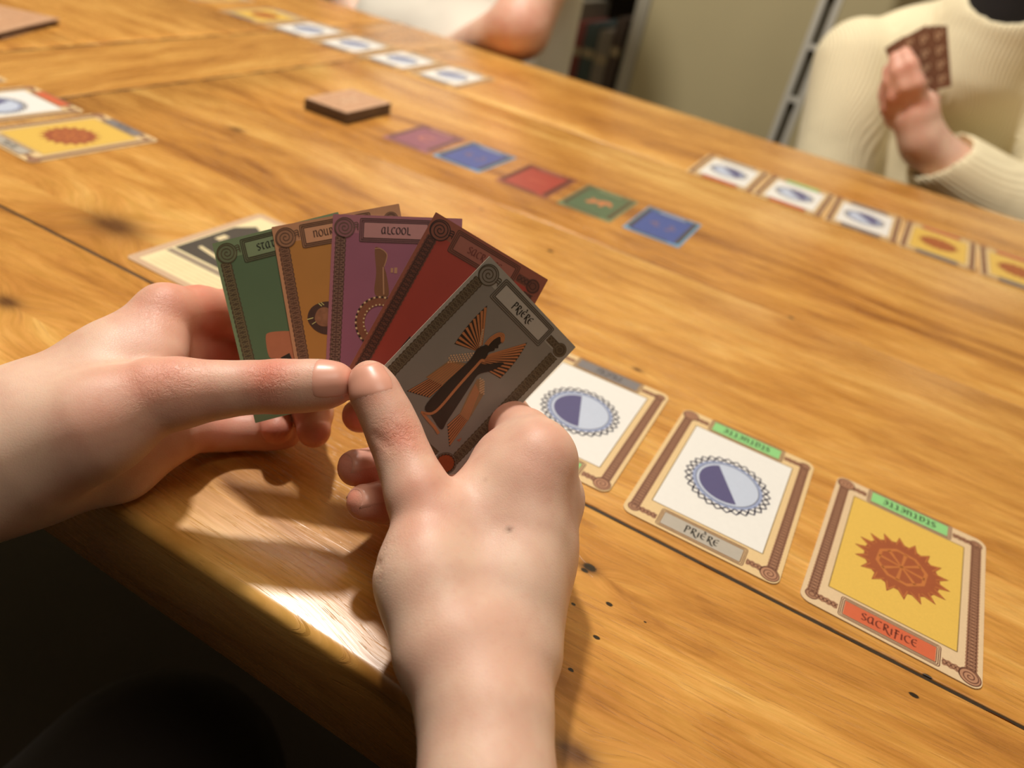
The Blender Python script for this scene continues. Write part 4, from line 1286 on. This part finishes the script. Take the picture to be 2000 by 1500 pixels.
for a, b, ra, rb in palL: FL.add(a, b, ra, rb, 8.0)
elbow_L = out_L + (out_L - cq(120, 865, 226)) / np.linalg.norm(out_L - cq(120, 865, 226)) * 170 + np.array([0, -10, -12.0])
dL = elbow_L - out_L
FL.add(out_L, out_L + dL * 0.2, 20.0, 21.0, 8)
FL.chain(Lh['th'], 4.0, 9.0, 26.0, 0.8)
for k_ in ('ix', 'mi', 'ri', 'pi'): FL.chain(Lh[k_], 3.5, 7.0, 15.0, 0.7)
FL.cut(cq(395, 838, 226), cq(300, 872, 231), 0.8, 0.4, 2.0)
FL.cut(cq(440, 815, 262), cq(434, 872, 268), 0.8, 0.6, 1.6)
FL.cut(cq(364, 842, 250), cq(374, 905, 258), 1.3, 1.0, 2.0)
V, F = FL.skin(2)
V[:, 2] = np.where((V[:, 1] > 113.0) & (V[:, 2] < 0.3), 0.3, V[:, 2])
me = np_mesh('arm', wmm(V), F)
set_attr(me, 'flush', V, [(cq(650, 748, 230), 9, .6), (cq(530, 735, 229), 9, .8), (cq(330, 735, 222), 16, .55), (cq(400, 620, 270), 26, .85), (cq(420, 690, 280), 26, .95), (cq(541, 840, 270), 13, .8), (cq(612, 845, 266), 13, .8), (cq(440, 840, 270), 26, .55), (cq(205, 815, 212), 12, .35)])
set_attr(me, 'wrinkle', V, [(cq(530, 745, 228), 7, 1.0), (cq(330, 740, 220), 13, .6), (cq(310, 600, 247), 9, .5)])
arm_l = obj('arm', me, SKIN, player); arm_l['label'] = 'left hand and forearm, thumb lying across the fan'
nail(FL, cq(652, 744, 236), Q(690, 746, 236) - Q(620, 744, 236), -ray(650, 740) + 0.34 * CAM_U, 11.0, 8.0, arm_l)

# ------------------------------------------------------------------ clothes of the player in front, mostly below and behind the frame
def cloth_material(name, col, rib=0.0, rough=0.9, mott=0.12, axis=0):
    M = bpy.data.materials.new(name)
    g = NT(M)
    tc = g.new('ShaderNodeTexCoord')
    P = tc.outputs['Object']
    n = g.noise(P, 9.0, 3.0)
    c = srgb(*col)
    g.L.new(g.mix(n, tuple(v * (1 - mott) for v in c[:3]) + (1,), tuple(min(1, v * (1 + mott)) for v in c[:3]) + (1,)), g.bsdf.inputs['Base Color'])
    g.bsdf.inputs['Roughness'].default_value = rough
    g.bsdf.inputs['Sheen Weight'].default_value = 0.12
    g.bsdf.inputs['Specular IOR Level'].default_value = 0.2
    fold = g.noise(P, 11.0, 2.0, 0.5, 0.6)
    nb = g.bump(fold, 0.008, 0.5)
    if rib:
        at = g.new('ShaderNodeAttribute', attribute_name='rib')
        w_ = g.math('SINE', g.math('MULTIPLY', at.outputs['Fac'], 2 * math.pi / rib))
        nb = g.bump(w_, 0.0006, 0.7, nb)
    g.L.new(nb, g.bsdf.inputs['Normal'])
    return M
BLACK = cloth_material('black_wool', (30, 26, 25))
TROUS = cloth_material('dark_trousers', (46, 38, 32))
CREAMK = cloth_material('cream_knit', (244, 232, 196), rib=5.0, mott=0.05)
WHITEC = cloth_material('white_cotton', (240, 236, 224), mott=0.04)

def float_attr(me, name, vals):
    at_ = me.attributes.new(name, 'FLOAT', 'POINT')
    at_.data.foreach_set('value', np.asarray(vals, np.float32))

shR = np.array([95.0, -300.0, 170.0]); shL = np.array([-260.0, -300.0, 170.0])
F5 = Field((-480, -480, -330), (260, 60, 260), 6.0)
for a, b, ra, rb in (((-85, -300, -180), (-85, -310, 120), 125, 120), ((-160, -310, 90), (-10, -310, 90), 110, 110)):
    F5.add(a, b, ra, rb, 40, ((0, 1, 0), 0.75))
F5.add(shL, shR, 52, 52, 30)
foreL = out_L + dL * 0.22; foreR = fore + (elbow_R - fore) * 0.28
F5.add(shR, elbow_R, 54, 46, 25); F5.add(elbow_R, foreR, 46, 31, 25)
F5.add(shL, elbow_L, 54, 46, 25); F5.add(elbow_L, foreL, 46, 34, 25)
V, F = F5.skin(2)
sw = obj('sweater', np_mesh('player_sweater', wmm(V), F), BLACK, player)
F5 = Field((-340, -420, -760), (210, 420, -150), 8.0)
for sx in (-185, 15):
    F5.add((sx * .7 - 26, -280, -222), (sx - 15, 130, -250), 88, 66, 30)
    F5.add((sx - 15, 130, -262), (sx - 15, 170, -720), 62, 44, 25)
V, F = F5.skin(2)
obj('trousers', np_mesh('player_trousers', wmm(V), F), TROUS, player)
# ------------------------------------------------------------------ people across the table
def head(fld, c, s_=1.0, look=(-0.2, -1, -0.25)):
    c = np.array(c, float); f_ = np.array(look, float); f_ /= np.linalg.norm(f_)
    rt = np.cross(f_, [0, 0, 1.0]); rt /= np.linalg.norm(rt); up = np.cross(rt, f_)
    P = lambda x, y, z: c + s_ * (rt * x + f_ * y + up * z)
    fld.add(P(0, -12, 30), P(0, 8, 28), 76, 72, 20)
    fld.add(P(0, 30, -10), P(0, 34, -55), 56, 34, 24)
    fld.add(P(0, 78, 8), P(0, 92, -16), 7, 10, 10)
    for sx in (-1, 1):
        fld.add(P(sx * 72, -4, 0), P(sx * 74, -6, -26), 9, 7, 6)
        fld.cut(P(sx * 28, 84, 10), P(sx * 34, 84, 10), 9, 8, 10)
        fld.add(P(sx * 30, 70, 9), P(sx * 31, 70, 9), 11, 11, 4)
    fld.add(P(-15, 74, -46), P(15, 74, -46), 8, 8, 6)
    fld.cut(P(-16, 84, -46), P(16, 84, -46), 2, 2, 3)
    return P
def hair_cap(name, P, s_, M, parent, long=False):
    h = Field(P(0, 0, 0) - 190, P(0, 0, 0) + 190, 5.0)
    h.add(P(0, -18, 38), P(0, 2, 40), 84, 80, 20)
    if long:
        for sx in (-1, 1): h.add(P(sx * 62, -20, 10), P(sx * 70, -10, -110), 34, 26, 20)
        h.add(P(0, -55, 0), P(0, -50, -120), 60, 48, 24)
    h.cut(P(0, 90, -25), P(0, 92, -70), 62, 60, 10)
    V, F = h.skin(2)
    return obj(name, np_mesh(name, wmm(V), F), M, parent)
HAIR = mat('dark_hair', srgb(46, 32, 24), 0.6, noise=0.5, nscale=60, bump=0.004)

# --- the player in the cream sweater
p2 = bpy.data.objects.new('person', None); COL.objects.link(p2)
tag(p2, 'person in cream ribbed sweater over black top, holding brown backed cards', 'person')
S2L = np.array([-82.0, 1130.0, 78.0]); S2R = np.array([172.0, 1130.0, 92.0]); E2L = np.array([-38.0, 1045.0, -110.0])
wr2 = np.array([24.0, 992.0, 36.0]); E2R = np.array([205.0, 1030.0, -40.0])
body = Field((-130, 930, -100), (260, 1290, 470), 3.0)
Pn = head(body, (48, 1128, 330), 1.0)
body.add((46, 1150, 120), (48, 1135, 300), 50, 46, 20)
body.add((46, 1160, 60), (46, 1155, 130), 70, 52, 20)
K = lambda px, py, y: at_y(px, py, y)
kn = [K(1800, 205, 988), K(1775, 212, 990), K(1755, 222, 994), K(1742, 236, 1000)]
body.add(wr2 + np.array([8, 6, -8]), K(1795, 228, 994), 22, 21, 10)
body.add(wr2, K(1770, 235, 996), 19, 16, 10)
fing = [[kn[0], K(1790, 165, 982), K(1778, 128, 986), K(1768, 104, 994)], [kn[1], K(1768, 172, 982), K(1754, 140, 985), K(1748, 114, 993)], [kn[2], K(1746, 190, 986), K(1738, 160, 988), K(1735, 136, 996)], [kn[3], K(1734, 212, 992), K(1728, 186, 996), K(1727, 168, 1003)]]
for fg, r0 in zip(fing, (9.6, 9.4, 8.8, 7.8)):
    body.chain([(p, r0 * q) for p, q in zip(fg, (1.05, 1.0, .9, .78))], 4, 8, 14, .8)
body.chain([(K(1815, 235, 1000), 11), (K(1818, 195, 1006), 9.5), (K(1806, 165, 1008), 8.0)], 4, 8, 14, .8)
fa = wr2 + (E2R - wr2) * 0.55
body.add(wr2 + np.array([4, 4, -4]), fa, 23, 30, 12)
body.add(fa, E2R, 30, 34, 12); body.add(E2R, S2R, 34, 36, 12); body.add(S2R, np.array([46.0, 1155, 100]), 36, 50, 16)
V, F = body.skin(2)
me = np_mesh('body', wmm(V), F)
set_attr(me, 'flush', V, [(p, 18, .5) for fg in fing for p in fg])
set_attr(me, 'wrinkle', V, [])
obj('body', me, SKIN, p2)
for sx in (-1, 1):
    e_ = Field(Pn(sx * 30, 76, 9) - 14, Pn(sx * 30, 76, 9) + 14, 2.0); e_.add(Pn(sx * 30, 71.5, 9), Pn(sx * 30.5, 71.5, 9), 11.2, 11.2, 2)
    V, F = e_.skin(1); obj('eye', np_mesh('eye', wmm(V), F), mat('eye_white', srgb(220, 214, 206), .3), p2)
    e_ = Field(Pn(sx * 30, 79, 7) - 8, Pn(sx * 30, 79, 7) + 8, 1.0); e_.add(Pn(sx * 30, 79.2, 7), Pn(sx * 30.2, 79.2, 7), 4.4, 4.4, 2)
    V, F = e_.skin(1); obj('iris', np_mesh('iris', wmm(V), F), mat('iris_brown', srgb(52, 34, 24), .25), p2)
hair_cap('hair', Pn, 1.0, HAIR, p2, True)
swt = Field((-160, 930, -330), (330, 1320, 260), 4.0)
swt.add((40, 1170, -190), (42, 1165, 60), 118, 108, 40, ((0, 1, 0), 0.72))
swt.add((-6, 1155, 96), (92, 1155, 98), 66, 66, 30, ((0, 1, 0), 0.85))
swt.add((-40, 1148, 78), (130, 1148, 84), 64, 64, 30, ((0, 1, 0), 0.9))
swt.add(S2L, E2L, 55, 50, 7); swt.add(S2R, E2R, 56, 58, 22)
swt.add(E2R, wr2 + (E2R - wr2) * 0.2 + np.array([0, 4, -6]), 60, 40, 18)
swt.add(E2L, E2L + np.array([90, 0, -50]), 48, 42, 20)
swt.add((44, 1130, 100), (46, 1128, 148), 76, 68, 16)
# neck opening and cuff
swt.cut((44, 1092, 196), (48, 1092, 310), 44, 84, 4)
cd = wr2 - E2R; cd /= np.linalg.norm(cd)
swt.cut(wr2 + (E2R - wr2) * .14, wr2 + cd * 60, 33, 33, 4)
V, F = swt.skin(2)
me = np_mesh('sweater', wmm(V), F)
# rib coordinate: round the chest, and round each sleeve
def ribs(V, arms):
    rb = V[:, 0] * 1.0
    for a, b, r in arms:
        ab = b - a; t = np.clip(((V - a) @ ab) / (ab @ ab), -.15, 1.2); q = V - a - t[:, None] * ab
        w_ = np.exp(-(np.linalg.norm(q, axis=1) / r) ** 4)
        e1 = np.cross(ab, [0, 1, 0.2]); e1 /= np.linalg.norm(e1)
        rb = rb * (1 - w_) + w_ * (q @ e1)
    return rb
float_attr(me, 'rib', ribs(V, [(S2L, E2L, 75), (E2R, wr2, 75)]))
s2 = obj('sweater', me, CREAMK, p2)
ut = Field((-60, 1030, 40), (150, 1230, 270), 4.0)
ut.add((44, 1138, 90), (48, 1130, 226), 62, 54, 20); ut.add((44, 1108, 110), (46, 1110, 150), 44, 44, 16)
V, F = ut.skin(2)
obj('black_top', np_mesh('black_top', wmm(V), F), BLACK, p2)
def stool(cx, cy, label):
    st = bpy.data.objects.new('stool', None); COL.objects.link(st)
    st.location = (cx / 1000, cy / 1000, 0)
    tag(st, label, 'stool')
    mb = MB(); mb.prism(circle(0, 0, 170, 32), 405, 435)
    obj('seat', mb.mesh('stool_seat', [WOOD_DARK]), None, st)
    for sx in (-1, 1):
        for sy in (-1, 1):
            mb = MB(); mb.prism([(sx * 115 + a, sy * 115 + b) for a, b in ((-16, -16), (16, -16), (16, 16), (-16, 16))], 0, 405)
            obj('leg', mb.mesh('stool_leg', [WOOD_DARK]), None, st)
stool(-85, -280, 'round dark wooden stool under the player holding the fan')
stool(48, 1190, 'round dark wooden stool under the person in the cream sweater')

# cards in that hand, backs towards the camera
BACK2 = mat('dark_card_back', srgb(132, 92, 70), 0.5, noise=0.3, nscale=220)
cA, cB, cC = K(1752, 76, 1000), K(1806, 54, 1000), K(1856, 130, 1000)
d1 = cB - cA; d1 /= np.linalg.norm(d1)
d2 = -(cC - cB); d2 -= d1 * (d1 @ d2); d2 /= np.linalg.norm(d2)
for i in range(4):
    mb = MB(); mb.prism(rrect(44, 63, 1.0, 2), 0, 0.5, 0, 1)
    o = obj('resource_card', mb.mesh('far_hand_card', [BACK2, PAPER_EDGE]))
    tag(o, ['front', 'second', 'third', 'rearmost'][i] + ' brown backed card in the hand before the cream sweater', 'card', 'cards in the far hand')
    a_ = math.radians(-8 + 5.5 * i)
    e1 = d1 * math.cos(a_) + d2 * math.sin(a_); e2 = -d1 * math.sin(a_) + d2 * math.cos(a_)
    nrm = np.cross(d1, d2)
    place(o, cB + np.array([9.0, 0, 3.0]) - d1 * (15 + 3 * i) - d2 * (31 - 0.6 * i) - nrm * (0.8 * i), e1, e2)
    mb = MB()
    for j in range(3):
        for k in range(4):
            mb.ribbon([(-14 + 14 * j + 3 * math.cos(t), -22 + 15 * k + 4 * math.sin(t * 2)) for t in np.linspace(0, 5, 16)], 1.0, 0.56)
    obj('back_pattern', mb.mesh('far_back_pattern', [BACK_LINE]), None, o)

# --- the player in the white shirt
p1 = bpy.data.objects.new('person', None); COL.objects.link(p1)
tag(p1, 'person in white t-shirt leaning a bare elbow on the far table edge', 'person')
el = np.array([-482.0, 958.0, 33.0]); wr1 = np.array([-615.0, 1005.0, -48.0]); sh1 = np.array([-496.0, 1130.0, 300.0])
body = Field((-970, 880, -190), (-300, 1330, 640), 4.5)
Pn = head(body, (-640, 1140, 500), 1.0, (0.2, -1, -.3))
body.add((-640, 1160, 300), (-640, 1148, 470), 52, 48, 20)
body.add(el, wr1, 36, 27, 12)
body.add(el + np.array([0, 8, -2]), sh1, 38, 46, 16)
body.add(wr1, wr1 + np.array([-70, 0, -50]), 26, 20, 14)
_e = np.array([-900.0, 1110, 10]); _w = np.array([-770.0, 1045, -110])
body.add((-640, 1160, 270), (-825, 1140, 240), 60, 44, 20); body.add((-825, 1140, 240), _e, 44, 36, 16); body.add(_e, _w, 35, 26, 12); body.add(_w, _w + np.array([60, -12, -16]), 24, 20, 12)
for j in range(4):
    q0 = _w + np.array([58, -26 + j * 9, -16]); body.chain([(q0, 10), (q0 + np.array([34, -4, -10]), 9), (q0 + np.array([62, 2, -22]), 7.5)], 4, 8, 14, 1)
for j in range(4):
    q0 = wr1 + np.array([-70, -14 + j * 9, -50]); body.chain([(q0, 10), (q0 + np.array([-34, -2, -24]), 9), (q0 + np.array([-62, 0, -50]), 7.5)], 4, 8, 14, 1)
body.chain([(wr1 + np.array([-50, -14, -30]), 11), (wr1 + np.array([-84, -26, -40]), 9)], 4, 8, 14, 1)
body.add((-640, 1165, 230), (-640, 1160, 320), 70, 60, 20); body.add(sh1, (-640, 1160, 270), 46, 60, 20)
V, F = body.skin(2)
me = np_mesh('body', wmm(V), F); set_attr(me, 'flush', V, [(el, 40, .6)]); set_attr(me, 'wrinkle', V, [(el, 26, .4)])
obj('body', me, SKIN, p1)
for sx in (-1, 1):
    e_ = Field(Pn(sx * 30, 76, 9) - 14, Pn(sx * 30, 76, 9) + 14, 2.0); e_.add(Pn(sx * 30, 71.5, 9), Pn(sx * 30.5, 71.5, 9), 11.2, 11.2, 2)
    V, F = e_.skin(1); obj('eye', np_mesh('eye', wmm(V), F), mat('eye_white', srgb(220, 214, 206), .3), p1)
    e_ = Field(Pn(sx * 30, 79, 7) - 8, Pn(sx * 30, 79, 7) + 8, 1.0); e_.add(Pn(sx * 30, 79.2, 7), Pn(sx * 30.2, 79.2, 7), 4.4, 4.4, 2)
    V, F = e_.skin(1); obj('iris', np_mesh('iris', wmm(V), F), mat('iris_brown', srgb(52, 34, 24), .25), p1)
hair_cap('hair', Pn, 1.0, HAIR, p1)
sh = Field((-960, 900, -330), (-330, 1400, 420), 6.0)
sh.add((-650, 1165, -150), (-645, 1162, 200), 156, 150, 40, ((0, 1, 0), 0.8))
sh.add((-740, 1160, 240), (-560, 1160, 240), 82, 82, 30)
sh.add(sh1 + np.array([-10, 0, -5]), sh1 + (el - sh1) * .42, 68, 62, 20)
sh.add((-825, 1140, 240), (-868, 1125, 110), 62, 56, 20)
sh.add((-745, 1085, -45), (-600, 1075, -55), 78, 74, 70)  # bulge added to the shirt, turned upward so it catches the lamp
sh.cut((-640, 1130, 330), (-640, 1120, 420), 62, 84, 5)
V, F = sh.skin(2)
obj('t_shirt', np_mesh('t_shirt', wmm(V), F), WHITEC, p1)
stool(-640, 1190, 'round dark wooden stool under the person in the white t-shirt')

# ------------------------------------------------------------------ bookcase, wall rail
BC = bpy.data.objects.new('bookcase', None); COL.objects.link(BC)
BC.location = (0, 0, 0)
tag(BC, 'tall pale grey bookcase beside the bare elbow', 'bookcase')
GREYW = mat('pale_grey_wood', srgb(168, 162, 146), 0.6, noise=0.08, nscale=20)
def bpart(name, c, s_, M):
    mb = MB(); mb.box((0, 0, 0), s_)
    o = obj(name, mb.mesh(name, [M]), None, BC); o.location = W(c); return o
for x in (-1402, -576): bpart('side_panel', (x, 1830, 125), (28, 260, 1750), GREYW)
bpart('back_panel', (-988, 1962, 125), (800, 8, 1750), mat('bookcase_back', srgb(58, 46, 36), .8, noise=.1))
for z in (-740, -270, 180, 560, 985): bpart('shelf', (-989, 1832, z), (797, 255, 20), GREYW)
cols = [(70, 56, 46), (120, 110, 96), (60, 70, 66), (110, 52, 44), (150, 140, 120), (52, 58, 70), (86, 104, 112), (96, 84, 66), (46, 40, 38), (170, 160, 140), (88, 60, 46), (64, 80, 60)]
BOOKL = ['dark brown book standing right against the grey bookcase side', 'taupe book second from the grey bookcase side', 'dark green grey book third from the grey bookcase side', 'dull red book fourth from the grey bookcase side', 'pale beige book fifth from the grey bookcase side',
         'slate blue book sixth from the grey bookcase side', 'light blue grey book seventh from the grey bookcase side', 'olive brown book eighth from the grey bookcase side', 'near black book ninth from the grey bookcase side', 'ivory book tenth from the grey bookcase side']
rr = random.Random(9)
x = -602.0; i = 0
while x > -1360:
    t_ = rr.uniform(16, 34); h_ = rr.uniform(210, 300); dpt = rr.uniform(150, 200)
    c_ = cols[i % len(cols)]
    mb = MB()
    mb.box((0, 0, 0), (t_ - 1.2, dpt, h_), mi=0)
    bk = obj('book', mb.mesh('book', [mat('book_cloth_%d' % (i % len(cols)), srgb(*c_), .65, noise=.12, nscale=80)]))
    bk.location = W((x - t_ / 2, 1700 + dpt / 2 + 6, -259.8 + h_ / 2))
    tag(bk, BOOKL[min(i, 9)], 'book', 'books on the bookcase shelf')
    mb = MB(); mb.box((0, -dpt / 2 - .3, h_ * .22), (t_ - 3, .5, 18))
    obj('spine_label', mb.mesh('spine_label', [mat('spine_band', srgb(150, 134, 104), .6)]), None, bk)
    x -= t_ + 1.0; i += 1
    if x < -800: break
mb = MB()
# slotted shelf rail
RL_ = bpy.data.objects.new('shelf_rail', None); COL.objects.link(RL_)
RL_.location = W((-187.5, 1500, 0))
tag(RL_, 'slotted grey metal shelf rail between the wall and cream sweater', 'rail')
STEEL = mat('painted_steel', srgb(212, 210, 200), 0.45, noise=0.05, metal=0.2)
def rpart(name, c, s_, M):
    mb = MB(); mb.box(c, s_); return obj(name, mb.mesh(name, [M]), None, RL_)
rpart('flange', (-12.5, 0, 125), (10, 14, 1750), STEEL)
rpart('flange', (12.5, 0, 125), (10, 14, 1750), STEEL)
rpart('channel', (0, 6, 125), (18, 2, 1750), mat('rail_dark', srgb(92, 86, 72), .6, noise=.1))
zb = -745
while zb < 995:
    rpart('bridge', (0, -2, zb), (17, 8, 9), STEEL); zb += 88
